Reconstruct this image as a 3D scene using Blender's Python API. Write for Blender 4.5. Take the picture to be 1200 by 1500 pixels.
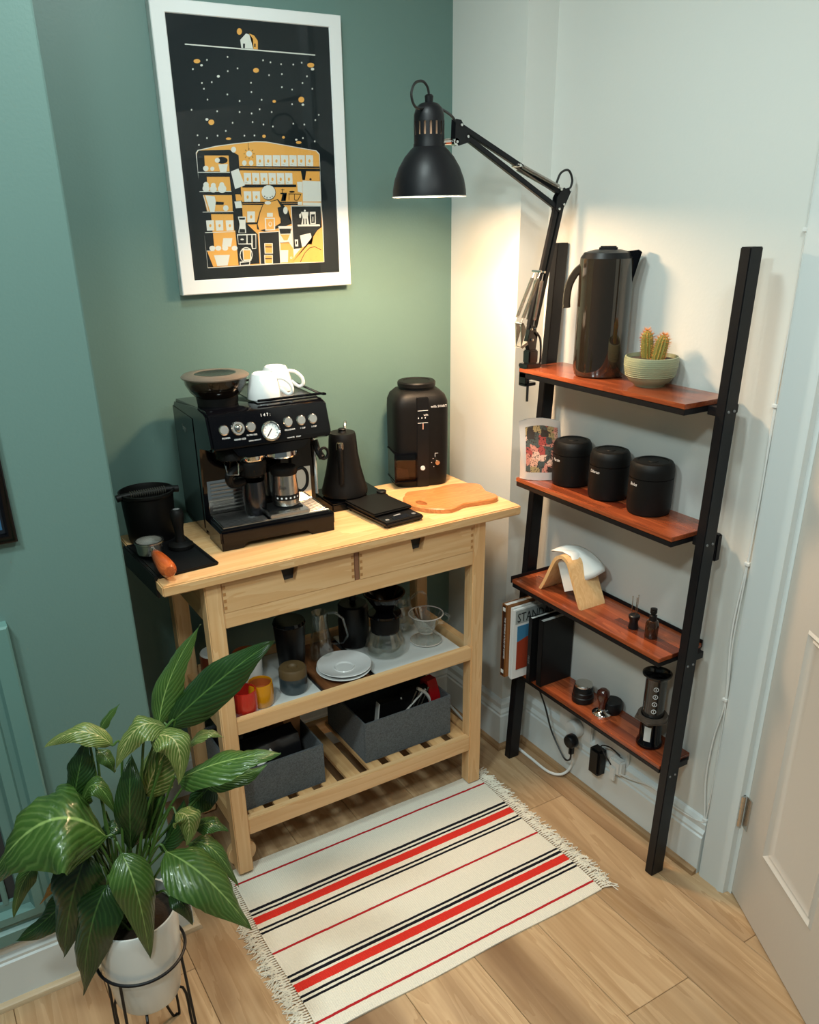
import bpy, bmesh, math, random, json
from mathutils import Vector, Matrix, noise
for o in list(bpy.data.objects): bpy.data.objects.remove(o)
SC = bpy.context.scene
COL = SC.collection
PI = math.pi
# ---------------------------------------------------------------- camera
cam_d = bpy.data.cameras.new('camera'); cam = bpy.data.objects.new('camera', cam_d); COL.objects.link(cam)
yaw, pitch, roll = -.5336, .4252, -.0188
F = Vector((-math.sin(yaw)*math.cos(pitch), math.cos(yaw)*math.cos(pitch), -math.sin(pitch)))
r_ = Vector((math.cos(yaw), math.sin(yaw), 0)); u_ = r_.cross(F)
RR = math.cos(roll)*r_ + math.sin(roll)*u_; UU = -math.sin(roll)*r_ + math.cos(roll)*u_
cam.matrix_world = Matrix(((RR.x, UU.x, -F.x, -1.4865), (RR.y, UU.y, -F.y, -2.1889), (RR.z, UU.z, -F.z, 1.6519), (0, 0, 0, 1)))
cam_d.sensor_fit = 'HORIZONTAL'; cam_d.sensor_width = 36; cam_d.lens = 1231.0647*36/1200
cam_d.shift_x = (600-586.8535)/1200; cam_d.shift_y = (861.5647-750)/1200
cam_d.clip_start = .02; SC.camera = cam
# ---------------------------------------------------------------- world, lights, exposure
w = bpy.data.worlds.new('room_ambience'); SC.world = w; w.use_nodes = True
bg = w.node_tree.nodes['Background']; bg.inputs[0].default_value = (.72, .90, .93, 1); bg.inputs[1].default_value = .12
def area(name, loc, target, size, energy, color):
    d = bpy.data.lights.new(name, 'AREA'); d.shape = 'DISK'; d.size = size; d.energy = energy; d.color = color
    o = bpy.data.objects.new(name, d); COL.objects.link(o); o.location = loc
    o.rotation_euler = (Vector(target)-Vector(loc)).to_track_quat('-Z', 'Y').to_euler(); return o
area('ceiling_and_fill_light', (-.85, -.80, 2.43), (-.80, -.70, 0), .22, 10.5, (.84, 1.0, .98))
area('ceiling_and_fill_light', (-1.90, -1.45, 2.43), (-1.8, -1.2, 0), .22, 20, (.82, 1.0, 1.0))
area('ceiling_and_fill_light', (-.75, -1.9, 2.43), (-.7, -1.5, 0), .22, 9, (.90, 1.0, .96))  # unseen fill light, added to brighten the front of the floor
area('ceiling_and_fill_light', (-1.75, -2.1, 2.43), (-1.5, -1.5, 0), .22, 16, (.86, 1.0, .98))  # unseen fill light on the camera's left, added to brighten pot and leaves
SC.view_settings.view_transform = 'Standard'; SC.view_settings.look = 'None'
SC.view_settings.gamma = 1; SC.view_settings.exposure = 0.0; SC.view_settings.use_curve_mapping = False
# ---------------------------------------------------------------- materials
def lin(h):
    if not isinstance(h, str): return tuple(h)+(1,)
    h = h.lstrip('#'); c = [int(h[i:i+2], 16)/255 for i in (0, 2, 4)]
    return tuple(x/12.92 if x <= .04045 else ((x+.055)/1.055)**2.4 for x in c)+(1,)
def base_mat(name):
    m = bpy.data.materials.new(name); m.use_nodes = True
    nt = m.node_tree; return m, nt, nt.nodes['Principled BSDF']
def mat(name, col, rough=.5, metal=0, bump=0, bscale=300, var=0, vscale=8, coat=0, sheen=0, emit=None, estr=0, spec=.5):
    m, nt, p = base_mat(name)
    p.inputs['Base Color'].default_value = lin(col); p.inputs['Roughness'].default_value = rough
    p.inputs['Metallic'].default_value = metal; p.inputs['Coat Weight'].default_value = coat
    p.inputs['Sheen Weight'].default_value = sheen; p.inputs['Specular IOR Level'].default_value = spec
    if emit: p.inputs['Emission Color'].default_value = lin(emit); p.inputs['Emission Strength'].default_value = estr
    tc = nt.nodes.new('ShaderNodeTexCoord')
    if bump:
        n = nt.nodes.new('ShaderNodeTexNoise'); n.inputs['Scale'].default_value = bscale; n.inputs['Detail'].default_value = 3
        nt.links.new(tc.outputs['Object'], n.inputs['Vector'])
        b = nt.nodes.new('ShaderNodeBump'); b.inputs['Strength'].default_value = bump; b.inputs['Distance'].default_value = .002
        nt.links.new(n.outputs['Fac'], b.inputs['Height']); nt.links.new(b.outputs[0], p.inputs['Normal'])
    if var:
        n = nt.nodes.new('ShaderNodeTexNoise'); n.inputs['Scale'].default_value = vscale; n.inputs['Detail'].default_value = 4
        nt.links.new(tc.outputs['Object'], n.inputs['Vector'])
        mx = nt.nodes.new('ShaderNodeMix'); mx.data_type = 'RGBA'; c = lin(col)
        mx.inputs[6].default_value = tuple(min(1, v*(1-var)) for v in c[:3])+(1,)
        mx.inputs[7].default_value = tuple(min(1, v*(1+var)) for v in c[:3])+(1,)
        nt.links.new(n.outputs['Fac'], mx.inputs[0]); nt.links.new(mx.outputs[2], p.inputs['Base Color'])
    return m
def wood(name, c1, c2, c3=None, axis='X', scale=14, rough=.45, stretch=.08, bump=.15, coat=0, rnd=.0, staves=0, fine=1.0):
    """grain runs along axis; object coordinates, shifted per object"""
    m, nt, p = base_mat(name); N = nt.nodes.new; Lk = nt.links.new
    tc = N('ShaderNodeTexCoord'); oi = N('ShaderNodeObjectInfo')
    off = N('ShaderNodeVectorMath'); off.operation = 'SCALE'; off.inputs[0].default_value = (7.3, 3.1, 5.7); Lk(oi.outputs['Random'], off.inputs['Scale'])
    add = N('ShaderNodeVectorMath'); add.operation = 'ADD'; Lk(tc.outputs['Object'], add.inputs[0]); Lk(off.outputs[0], add.inputs[1])
    src = add
    fac2 = None
    if staves:
        # glued staves: each strip gets its own grain offset and shade
        sep = N('ShaderNodeSeparateXYZ'); Lk(tc.outputs['Object'], sep.inputs[0])
        ax = {'X': 1, 'Y': 0}[axis]; al = {'X': 0, 'Y': 1}[axis]
        fl = N('ShaderNodeMath'); fl.operation = 'MULTIPLY'; fl.inputs[1].default_value = 1/staves; Lk(sep.outputs[ax], fl.inputs[0])
        f2 = N('ShaderNodeMath'); f2.operation = 'FLOOR'; Lk(fl.outputs[0], f2.inputs[0])
        wn = N('ShaderNodeTexWhiteNoise'); wn.noise_dimensions = '1D'; Lk(f2.outputs[0], wn.inputs['W'])
        ml = N('ShaderNodeMath'); ml.operation = 'MULTIPLY_ADD'; Lk(sep.outputs[al], ml.inputs[0]); ml.inputs[1].default_value = 3.0; Lk(wn.outputs['Value'], ml.inputs[2])
        f3 = N('ShaderNodeMath'); f3.operation = 'FLOOR'; Lk(ml.outputs[0], f3.inputs[0])
        cb = N('ShaderNodeCombineXYZ'); Lk(f2.outputs[0], cb.inputs[0]); Lk(f3.outputs[0], cb.inputs[1])
        wn2 = N('ShaderNodeTexWhiteNoise'); wn2.noise_dimensions = '3D'; Lk(cb.outputs[0], wn2.inputs['Vector'])
        fac2 = wn2.outputs['Value']
        add2 = N('ShaderNodeVectorMath'); add2.operation = 'ADD'; Lk(add.outputs[0], add2.inputs[0])
        sc2 = N('ShaderNodeVectorMath'); sc2.operation = 'SCALE'; Lk(wn2.outputs['Color'], sc2.inputs[0]); sc2.inputs['Scale'].default_value = 9
        Lk(sc2.outputs[0], add2.inputs[1]); src = add2
    mp = N('ShaderNodeMapping'); s = [scale]*3; s['XYZ'.index(axis)] = scale*stretch; mp.inputs['Scale'].default_value = s; Lk(src.outputs[0], mp.inputs['Vector'])
    n1 = N('ShaderNodeTexNoise'); n1.inputs['Scale'].default_value = 1; n1.inputs['Detail'].default_value = 5; n1.inputs['Distortion'].default_value = 1.2; Lk(mp.outputs[0], n1.inputs['Vector'])
    mp2 = N('ShaderNodeMapping'); s2 = [scale*11]*3; s2['XYZ'.index(axis)] = scale*.35; mp2.inputs['Scale'].default_value = s2; Lk(src.outputs[0], mp2.inputs['Vector'])
    n2 = N('ShaderNodeTexNoise'); n2.inputs['Scale'].default_value = 1; n2.inputs['Detail'].default_value = 3; Lk(mp2.outputs[0], n2.inputs['Vector'])
    rings = N('ShaderNodeMath'); rings.operation = 'MULTIPLY'; rings.inputs[1].default_value = 9; Lk(n1.outputs['Fac'], rings.inputs[0])
    sn = N('ShaderNodeMath'); sn.operation = 'FRACT'; Lk(rings.outputs[0], sn.inputs[0])
    cr = N('ShaderNodeValToRGB'); e = cr.color_ramp.elements
    e[0].position = 0; e[0].color = (0, 0, 0, 1); e[1].position = 1; e[1].color = (1, 1, 1, 1)
    mid = cr.color_ramp.elements.new(.75); mid.color = (.9, .9, .9, 1)
    Lk(sn.outputs[0], cr.inputs[0])
    a = N('ShaderNodeMath'); a.operation = 'MULTIPLY_ADD'; Lk(cr.outputs[0], a.inputs[0]); a.inputs[1].default_value = .45
    b = N('ShaderNodeMath'); b.operation = 'MULTIPLY_ADD'; Lk(n2.outputs['Fac'], b.inputs[0]); b.inputs[1].default_value = .7*fine; b.inputs[2].default_value = -.12
    Lk(b.outputs[0], a.inputs[2])
    mx = N('ShaderNodeMix'); mx.data_type = 'RGBA'; mx.inputs[6].default_value = lin(c1); mx.inputs[7].default_value = lin(c2); Lk(a.outputs[0], mx.inputs[0])
    outc = mx.outputs[2]
    if c3:
        mx2 = N('ShaderNodeMix'); mx2.data_type = 'RGBA'; Lk(outc, mx2.inputs[6]); mx2.inputs[7].default_value = lin(c3)
        n3 = N('ShaderNodeTexNoise'); n3.inputs['Scale'].default_value = .45; n3.inputs['Detail'].default_value = 6; Lk(mp.outputs[0], n3.inputs['Vector'])
        mr = N('ShaderNodeMapRange'); mr.inputs[1].default_value = .50; mr.inputs[2].default_value = .68; Lk(n3.outputs['Fac'], mr.inputs[0]); Lk(mr.outputs[0], mx2.inputs[0]); outc = mx2.outputs[2]
    f = fac2 or oi.outputs['Random']
    hs = N('ShaderNodeHueSaturation'); mr2 = N('ShaderNodeMapRange'); mr2.inputs[3].default_value = 1-rnd; mr2.inputs[4].default_value = 1+rnd
    Lk(f, mr2.inputs[0]); Lk(mr2.outputs[0], hs.inputs['Value']); Lk(outc, hs.inputs['Color']); Lk(hs.outputs[0], p.inputs['Base Color'])
    p.inputs['Roughness'].default_value = rough; p.inputs['Coat Weight'].default_value = coat
    bp = N('ShaderNodeBump'); bp.inputs['Strength'].default_value = bump; bp.inputs['Distance'].default_value = .001; Lk(a.outputs[0], bp.inputs['Height']); Lk(bp.outputs[0], p.inputs['Normal'])
    return m
def glassmat(name, tint=(1, 1, 1), rough=.02, fres=1.45, extra=.0, dark=0):
    """clear pane: see-through with a fresnel reflection"""
    m = bpy.data.materials.new(name); m.use_nodes = True; nt = m.node_tree; nt.nodes.clear(); N = nt.nodes.new
    o = N('ShaderNodeOutputMaterial'); t = N('ShaderNodeBsdfTransparent'); t.inputs[0].default_value = tuple(tint)+(1,)
    g = N('ShaderNodeBsdfGlossy'); g.inputs['Roughness'].default_value = rough; g.inputs[0].default_value = (1, 1, 1, 1)
    lw = N('ShaderNodeLayerWeight'); lw.inputs[0].default_value = .5; fr0 = N('ShaderNodeMath'); fr0.operation = 'POWER'; fr0.inputs[1].default_value = 3.5; nt.links.new(lw.outputs['Facing'], fr0.inputs[0])
    fr = N('ShaderNodeMath'); fr.operation = 'MULTIPLY'; fr.inputs[1].default_value = (fres-1)*1.3; nt.links.new(fr0.outputs[0], fr.inputs[0])
    ad = N('ShaderNodeMath'); ad.operation = 'ADD'; ad.inputs[1].default_value = extra; nt.links.new(fr.outputs[0], ad.inputs[0])
    mx = N('ShaderNodeMixShader'); nt.links.new(ad.outputs[0], mx.inputs[0]); nt.links.new(t.outputs[0], mx.inputs[1]); nt.links.new(g.outputs[0], mx.inputs[2])
    nt.links.new(mx.outputs[0], o.inputs[0]); return m

M = {}
M['teal'] = mat('teal_paint', (.122, .206, .182), .42, bump=.12, bscale=160, spec=.4)
M['teal_gloss'] = mat('teal_woodwork_paint', (.115, .225, .20), .3, bump=.05, bscale=120)
M['white_wall'] = mat('off_white_wall_paint', (.66, .67, .63), .6, bump=.15, bscale=120)
M['white_gloss'] = mat('white_woodwork_paint', (.68, .72, .71), .32, bump=.06, bscale=40)
M['ceiling'] = mat('ceiling_paint', (.8, .8, .78), .8)
M['door'] = mat('door_paint', (.60, .55, .49), .4, bump=.12, bscale=90)
M['dark'] = mat('grey_shadow_gap', (.03, .03, .03), .9)
M['floor'] = wood('oak_laminate', '#caab86', '#a6845e', '#75563a', axis='Y', scale=8.0, rough=.42, stretch=.10, bump=.2, rnd=.12, fine=1.35)
M['birch_x'] = wood('birch_along', '#e6c190', '#d2a06a', axis='X', scale=9, rough=.42, stretch=.08, bump=.06, rnd=.06)
M['birch_y'] = wood('birch_across', '#dfb884', '#c89560', axis='Y', scale=9, rough=.42, stretch=.08, bump=.06, rnd=.06)
M['birch_z'] = wood('birch_upright', '#e6c190', '#cf9c66', axis='Z', scale=9, rough=.42, stretch=.08, bump=.06, rnd=.05)
M['top'] = wood('glued_birch_worktop', '#e6c08e', '#cb955c', axis='X', scale=10, rough=.38, stretch=.07, bump=.05, rnd=.11, staves=.042)
M['dovetail'] = wood('end_grain', '#b98752', '#a57243', axis='Y', scale=20, rough=.5)
M['olive'] = wood('olive_wood', '#d4935a', '#a9652f', '#703c1a', axis='X', scale=17, rough=.35, stretch=.22, bump=.05, coat=.15)
M['red_wood'] = wood('red_brown_stained_wood', '#a95731', '#73311a', '#4c1d10', axis='Y', scale=16, rough=.26, stretch=.06, bump=.08, rnd=.17, staves=.037, coat=.3)
M['brown_wood'] = wood('brown_slat_wood', '#8c5a34', '#6b4024', axis='Y', scale=12, rough=.5)
M['dark_wood'] = wood('tamper_dark_wood', '#4a1c10', '#2a0e08', axis='Z', scale=30, rough=.2, coat=.6)
M['handle_wood'] = wood('orange_handle_wood', '#c5622c', '#9d431b', axis='X', scale=24, rough=.25, coat=.4)
M['holder_wood'] = wood('bent_ash_plywood', '#e6c08c', '#d0a068', axis='Z', scale=16, rough=.4)
M['black'] = mat('satin_black', (.006, .006, .0065), .35, spec=.3)
M['matte'] = mat('matte_black', (.0045, .0042, .004), .5, spec=.22)
M['gloss'] = mat('gloss_black', (.002, .002, .003), .10, spec=.3, coat=.08)
M['frame_black'] = mat('powder_black_steel', (.0055, .0055, .007), .42, spec=.3, bump=.1, bscale=500)
M['steel'] = mat('brushed_steel', (.62, .60, .57), .24, 1)
M['chrome'] = mat('polished_chrome', (.8, .79, .77), .08, 1)
M['darksteel'] = mat('black_steel', (.10, .10, .11), .25, 1)
M['grey'] = mat('grey_plastic', (.16, .16, .16), .5)
M['white_print'] = mat('white_lettering', (.75, .75, .75), .5)
M['black_print'] = mat('black_lettering', (.02, .02, .02), .5)
M['porcelain'] = mat('white_porcelain', (.80, .80, .78), .12, coat=.3)
M['white_plastic'] = mat('white_plastic', (.72, .73, .71), .35)
M['paper'] = mat('white_paper', (.82, .81, .77), .7)
M['felt'] = mat('grey_felt', (.085, .098, .105), .95, bump=1.0, bscale=450, var=.85, vscale=240, sheen=.2)
M['red_glaze'] = mat('red_glaze', '#b5261c', .25, coat=.4)
M['yellow_glaze'] = mat('yellow_glaze', '#cf8a10', .25, coat=.4)
M['orange_clay'] = mat('terracotta_inside', '#a8521e', .6)
M['blue_glaze'] = mat('slate_blue_glaze', '#2c3a40', .3, coat=.3)
M['olive_clay'] = mat('olive_brown_clay', '#5e4a2c', .6, var=.2)
M['tray_white'] = mat('white_shelf_insert', (.60, .62, .60), .35)
M['soil'] = mat('dark_soil', (.035, .022, .014), .95, bump=1, bscale=120, var=.4)
M['pot_green'] = mat('sage_stoneware', '#8d9173', .42, var=.14, vscale=30)
M['cactus'] = mat('cactus_green', '#8a8038', .7, bump=.5)
M['spine'] = mat('cactus_spines', '#d8893e', .8)
M['cord_white'] = mat('white_cord', (.7, .7, .67), .45)
M['cord_black'] = mat('black_cord', (.01, .01, .01), .45)
M['pot_white'] = mat('white_glazed_pot', (.74, .76, .74), .25, coat=.2)
M['stem'] = mat('plant_stem', '#3d5a20', .5)
M['glass'] = glassmat('clear_glass', (.95, .96, .95), fres=1.7, extra=.09)
M['smoked'] = glassmat('smoked_plastic', (.50, .46, .42), extra=.05)
M['pane'] = glassmat('picture_glass', (.97, .98, .98), .01, 1.25, extra=.012)
M['amber'] = mat('amber_bottle_glass', (.03, .012, .006), .08, coat=.5)
M['red_plastic'] = mat('red_plastic', '#b0121a', .35)
M['bulb'] = mat('lit_bulb', (1, .9, .75), .5, emit=(1, .69, .42), estr=160)
M['shade_in'] = mat('lamp_shade_lining', (.85, .83, .78), .5)
M['screen'] = mat('dark_screen', (.01, .012, .016), .08, coat=.6)
M['copper'] = mat('warm_metal_pin', (.6, .45, .33), .2, 1)

# ---------------------------------------------------------------- mesh helpers
def nbm(): return bmesh.new()
def box(bm, x0, x1, y0, y1, z0, z1, bev=0, seg=2, mx=None):
    g = bmesh.ops.create_cube(bm, size=1); vs = g['verts']
    for v in vs: v.co = Vector((x0+(v.co.x+.5)*(x1-x0), y0+(v.co.y+.5)*(y1-y0), z0+(v.co.z+.5)*(z1-z0)))
    if bev:
        es = list({e for v in vs for e in v.link_edges})
        r = bmesh.ops.bevel(bm, geom=es, offset=bev, segments=seg, affect='EDGES', clamp_overlap=True)
        vs = list({v for f in r['faces'] for v in f.verts} | {v for v in vs if v.is_valid})
    if mx is not None: bmesh.ops.transform(bm, matrix=mx, verts=[v for v in vs if v.is_valid])
    return vs
def lathe(bm, prof, c=(0, 0, 0), seg=36, mx=None, sx=1, sy=1, power=1.0):
    rings = []; c = Vector(c)
    for r, z in prof:
        ring = []
        if r < 1e-6: ring = [bm.verts.new(c+Vector((0, 0, z)))]
        else:
            for i in range(seg):
                a = 2*PI*i/seg; ca, sa = math.cos(a), math.sin(a)
                if power != 1: ca = math.copysign(abs(ca)**power, ca); sa = math.copysign(abs(sa)**power, sa)
                ring.append(bm.verts.new(c+Vector((r*ca*sx, r*sa*sy, z))))
        rings.append(ring)
    for a, b in zip(rings, rings[1:]):
        if len(a) == 1 and len(b) == 1: continue
        for i in range(seg):
            j = (i+1) % seg
            if len(a) == 1: bm.faces.new((a[0], b[j], b[i]))
            elif len(b) == 1: bm.faces.new((a[i], a[j], b[0]))
            else: bm.faces.new((a[i], a[j], b[j], b[i]))
    vs = [v for r in rings for v in r]
    if mx is not None: bmesh.ops.transform(bm, matrix=mx, verts=vs)
    return vs
def tube(bm, pts, r, seg=8, closed=False, caps=True):
    pts = [Vector(p) for p in pts]; n = len(pts); rs = r if isinstance(r, (list, tuple)) else [r]*n
    rings = []; up = None
    for i, p in enumerate(pts):
        if closed: t = pts[(i+1) % n]-pts[i-1]
        else: t = pts[min(i+1, n-1)]-pts[max(i-1, 0)]
        t.normalize()
        if up is None:
            up = Vector((0, 0, 1)) if abs(t.z) < .9 else Vector((1, 0, 0))
        up = (up-t*up.dot(t)).normalized(); s = t.cross(up)
        rings.append([bm.verts.new(p+(up*math.cos(2*PI*k/seg)+s*math.sin(2*PI*k/seg))*rs[i]) for k in range(seg)])
    m = n if closed else n-1
    for i in range(m):
        a, b = rings[i], rings[(i+1) % n]
        for k in range(seg): bm.faces.new((a[k], a[(k+1) % seg], b[(k+1) % seg], b[k]))
    if caps and not closed:
        bm.faces.new(rings[0][::-1]); bm.faces.new(rings[-1])
def smooth(pts, k=6):
    P = [Vector(p) for p in pts]; out = []
    for i in range(len(P)-1):
        p0, p1, p2, p3 = P[max(i-1, 0)], P[i], P[i+1], P[min(i+2, len(P)-1)]
        for j in range(k):
            t = j/k; out.append(.5*((2*p1)+(p2-p0)*t+(2*p0-5*p1+4*p2-p3)*t*t+(3*p1-p0-3*p2+p3)*t**3))
    out.append(P[-1]); return out
def prism(bm, poly, h0, h1, plane='XY', bev=0, mx=None):
    """poly in the named plane, extruded along the third axis from h0 to h1"""
    def P(a, b, h): return {'XY': Vector((a, b, h)), 'XZ': Vector((a, h, b)), 'YZ': Vector((h, a, b))}[plane]
    A = [bm.verts.new(P(a, b, h0)) for a, b in poly]; B = [bm.verts.new(P(a, b, h1)) for a, b in poly]
    f0 = bm.faces.new(A[::-1]); f1 = bm.faces.new(B); n = len(A); fs = [f0, f1]
    for i in range(n): fs.append(bm.faces.new((A[i], A[(i+1) % n], B[(i+1) % n], B[i])))
    vs = A+B
    if bev:
        es = list({e for f in (f0, f1) for e in f.edges})
        r = bmesh.ops.bevel(bm, geom=es, offset=bev, segments=2, affect='EDGES', clamp_overlap=True)
        vs = list({v for f in r['faces'] for v in f.verts} | {v for v in vs if v.is_valid})
    if mx is not None: bmesh.ops.transform(bm, matrix=mx, verts=[v for v in vs if v.is_valid])
def obj(name, bm, m, parent=None, flat=False, ang=35, wl=None):
    bmesh.ops.recalc_face_normals(bm, faces=bm.faces)
    me = bpy.data.meshes.new(name); bm.to_mesh(me); bm.free()
    ms = m if isinstance(m, (list, tuple)) else [m]
    for x in ms: me.materials.append(M[x] if isinstance(x, str) else x)
    if wl is not None: me.transform(wl.matrix_basis.inverted())
    if not flat:
        me.polygons.foreach_set('use_smooth', [True]*len(me.polygons)); me.set_sharp_from_angle(angle=math.radians(ang))
    o = bpy.data.objects.new(name, me); COL.objects.link(o)
    if parent: o.parent = parent
    return o
def tag(o, label, cat, group=None):
    o['label'] = label; o['category'] = cat
    if group: o['group'] = group
    return o
def thing(name, label, cat, loc=(0, 0, 0), rz=0, group=None):
    o = bpy.data.objects.new(name, None); COL.objects.link(o); o.empty_display_size = .02
    o.location = loc; o.rotation_euler = (0, 0, rz); return tag(o, label, cat, group)
def struct(o): o['kind'] = 'structure'; return o
def text(body, size, mx, m, parent, name='lettering', font_ext=.0002, wl=None, align='LEFT', sx=1):
    c = bpy.data.curves.new(name, 'FONT'); c.body = body; c.size = size; c.extrude = font_ext; c.align_x = align; c.resolution_u = 2
    t = bpy.data.objects.new('tmp', c); COL.objects.link(t); bpy.context.view_layer.update()
    me = bpy.data.meshes.new_from_object(t); bpy.data.objects.remove(t)
    me.transform(mx @ Matrix.Diagonal((sx, 1, 1, 1)))
    if wl is not None: me.transform(wl.matrix_basis.inverted())
    me.name = name; me.materials.clear(); me.materials.append(M[m])
    o = bpy.data.objects.new(name, me); COL.objects.link(o); o.parent = parent; return o
def frame(origin, xdir, ydir):
    x = Vector(xdir).normalized(); y = Vector(ydir); y = (y-x*y.dot(x)).normalized(); z = x.cross(y)
    return Matrix(((x.x, y.x, z.x, origin[0]), (x.y, y.y, z.y, origin[1]), (x.z, y.z, z.z, origin[2]), (0, 0, 0, 1)))
RX90 = Matrix.Rotation(PI/2, 4, 'X')
def T(x, y, z): return Matrix.Translation((x, y, z))
def dup(root, loc, rz=0, label=None, group=None):
    r = root.copy(); COL.objects.link(r); r.location = loc; r.rotation_euler = (0, 0, rz)
    if label: r['label'] = label
    if group: r['group'] = group
    for ch in list(root.children):
        c = ch.copy(); COL.objects.link(c); c.parent = r
        for g in ch.children:
            d = g.copy(); COL.objects.link(d); d.parent = c
    return r

# ================================================================ ROOM
# floor: concrete-dark underlay with separate laminate planks running along Y
bm = nbm(); box(bm, -2.6, .3, -3.0, .12, -.05, -.012)
floor = struct(obj('floor', bm, 'dark'))
rnd = random.Random(4)
xs = [-.008+.1955*k for k in range(-13, 2)]
seams = {-.008: [-1.308], -.2035: [-.64, -1.98], -.399: [-1.308], -.5945: [-.9+.9, -1.75], -1.3765: [-.67]}
for i in range(len(xs)-1):
    a, b = xs[i], xs[i+1]
    key = min(seams, key=lambda s: abs(s-a))
    s = [q for q in seams[key]] if abs(key-a) < .01 else [-rnd.uniform(.1, 1.2), ]
    y = s[0]
    while y < .1: y += 1.38
    cuts = []
    while y > -3.2: cuts.append(y); y -= 1.38
    for c in cuts:
        y1, y0 = min(c, .1), max(c-1.38, -2.98)
        if y1-y0 < .02: continue
        bm = nbm(); box(bm, a+.0005, b-.0005, y0+.0005, y1-.0005, -.012, 0, bev=.0012, seg=1)
        p = obj('plank', bm, 'floor', floor, flat=True)
        ctr = Vector(((a+b)/2, (y0+y1)/2, 0)); p.data.transform(Matrix.Translation(-ctr)); p.location = ctr
def ceiling_():
    bm = nbm(); box(bm, -2.6, .3, -3.0, .12, 2.45, 2.5); return struct(obj('ceiling', bm, 'ceiling'))
ceiling_()
bm = nbm(); box(bm, -1.16, 0, 0, .12, 0, 2.45); struct(obj('wall_back', bm, 'teal'))
bm = nbm(); box(bm, -2.6, -1.16, -.525, .12, 0, 2.45, bev=.003); struct(obj('wall_left', bm, 'teal'))
wr = None
bm = nbm()
prism(bm, [(0, .12), (0, -.3165), (.094, -.3165), (.094, -1.172), (.3, -1.172), (.3, .12)], 0, 2.45, bev=0)
wr = struct(obj('wall_right', bm, 'white_wall', flat=True))
bm = nbm(); box(bm, .094, .3, -1.98, -1.172, 2.05, 2.45); box(bm, .094, .3, -3.0, -1.98, 0, 2.45)
struct(obj('wall_right', bm, 'white_wall', flat=True))
# baseboards: profile (distance from wall, height)
BP = [(0, 0), (.020, 0), (.020, .118), (.016, .122), (.017, .130), (.010, .140), (.012, .158), (.006, .168), (0, .172)]
def sweep_board(name, path, m='white_gloss', prof=BP):
    """path: list of (x,y) wall points, profile offset to the left-hand normal (mitred)"""
    bm = nbm(); P = [Vector((x, y)) for x, y in path]; rings = []
    for i, p in enumerate(P):
        d0 = (P[i]-P[i-1]).normalized() if i else (P[1]-P[0]).normalized()
        d1 = (P[i+1]-P[i]).normalized() if i < len(P)-1 else d0
        n0, n1 = Vector((-d0.y, d0.x)), Vector((-d1.y, d1.x)); n = (n0+n1); n = n/n.dot(n0) if n.dot(n0) else n0
        rings.append([bm.verts.new((p.x+n.x*a, p.y+n.y*a, h)) for a, h in prof])
    for a, b in zip(rings, rings[1:]):
        for k in range(len(prof)-1): bm.faces.new((a[k], a[k+1], b[k+1], b[k]))
        bm.faces.new((a[-1], a[0], b[0], b[-1]))
    bm.faces.new(rings[0]); bm.faces.new(rings[-1][::-1])
    return struct(obj(name, bm, m, ang=25))
sweep_board('baseboard_right', [(.094, -1.086), (.094, -.3165), (0, -.3165), (0, 0)])
sweep_board('baseboard_back', [(0, 0), (-1.16, 0)], 'white_gloss')
sweep_board('baseboard_left', [(-1.16, 0), (-1.16, -.525), (-2.6, -.525)])
QB = [(.020, 0), (.036, 0), (.0355, .006), (.033, .011), (.028, .0145), (.020, .016)]
M['bead'] = wood('floor_beading', '#a98660', '#80603f', axis='Y', scale=20, rough=.5)
sweep_board('trim_2', [(.094, -1.086), (.094, -.3165), (0, -.3165), (0, 0)], 'bead', QB)
sweep_board('trim_3', [(-1.16, 0), (-1.16, -.525), (-2.6, -.525)], wood('pale_floor_beading', '#cdb596', '#b59a76', axis='X', scale=20, rough=.5), QB)
# door frame (architrave), full height on the hinge side
bm = nbm(); prism(bm, [(.094, -1.090), (.079, -1.092), (.076, -1.100), (.076, -1.150), (.072, -1.160), (.078, -1.172), (.094, -1.174)], 0, 2.45, bev=0)
box(bm, .094, .25, -1.185, -1.172, 0, 2.05)
trim = struct(obj('trim_1', bm, 'white_gloss', ang=50))
# door leaf, ajar into the room
H = (.1, -1.176, 0); D = Vector((-.46648, -.88453, 0)); rzd = math.atan2(D.y, D.x)
door = bpy.data.objects.new('door_1', None); COL.objects.link(door); door.location = H; door.rotation_euler = (0, 0, rzd); struct(door)
# local frame: x along the leaf, +y = away (room side face is y=0 towards -y? chosen below), z up
bm = nbm(); panels = [(.115, .345, .22, .83), (.115, .345, .985, 1.86), (.43, .66, .22, .83), (.43, .66, .985, 1.86)]
DW, DH = .762, 2.03
xsd = [0, .115, .345, .43, .66, DW]; zsd = [.008, .22, .83, .985, 1.86, DH]
# panelled slab: front grid with recessed fields
S = -1  # face looking into the corner is at local y = 0, slab behind it
def dq(bm, pts): bm.faces.new([bm.verts.new(p) for p in pts])
def isp(i, k): return i in (1, 3) and k in (1, 3)
for i in range(5):
    for k in range(5):
        x0, x1, z0, z1 = xsd[i], xsd[i+1], zsd[k], zsd[k+1]
        if not isp(i, k): dq(bm, [(x0, 0, z0), (x1, 0, z0), (x1, 0, z1), (x0, 0, z1)])
box(bm, 0, DW, .0095, .04, .008, DH)
dq(bm, [(0, 0, .008), (0, .0095, .008), (0, .0095, DH), (0, 0, DH)]); dq(bm, [(0, 0, .008), (DW, 0, .008), (DW, .0095, .008), (0, .0095, .008)]); dq(bm, [(DW, 0, .008), (DW, .0095, .008), (DW, .0095, DH), (DW, 0, DH)])
bmesh.ops.remove_doubles(bm, verts=bm.verts, dist=1e-5)
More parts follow.
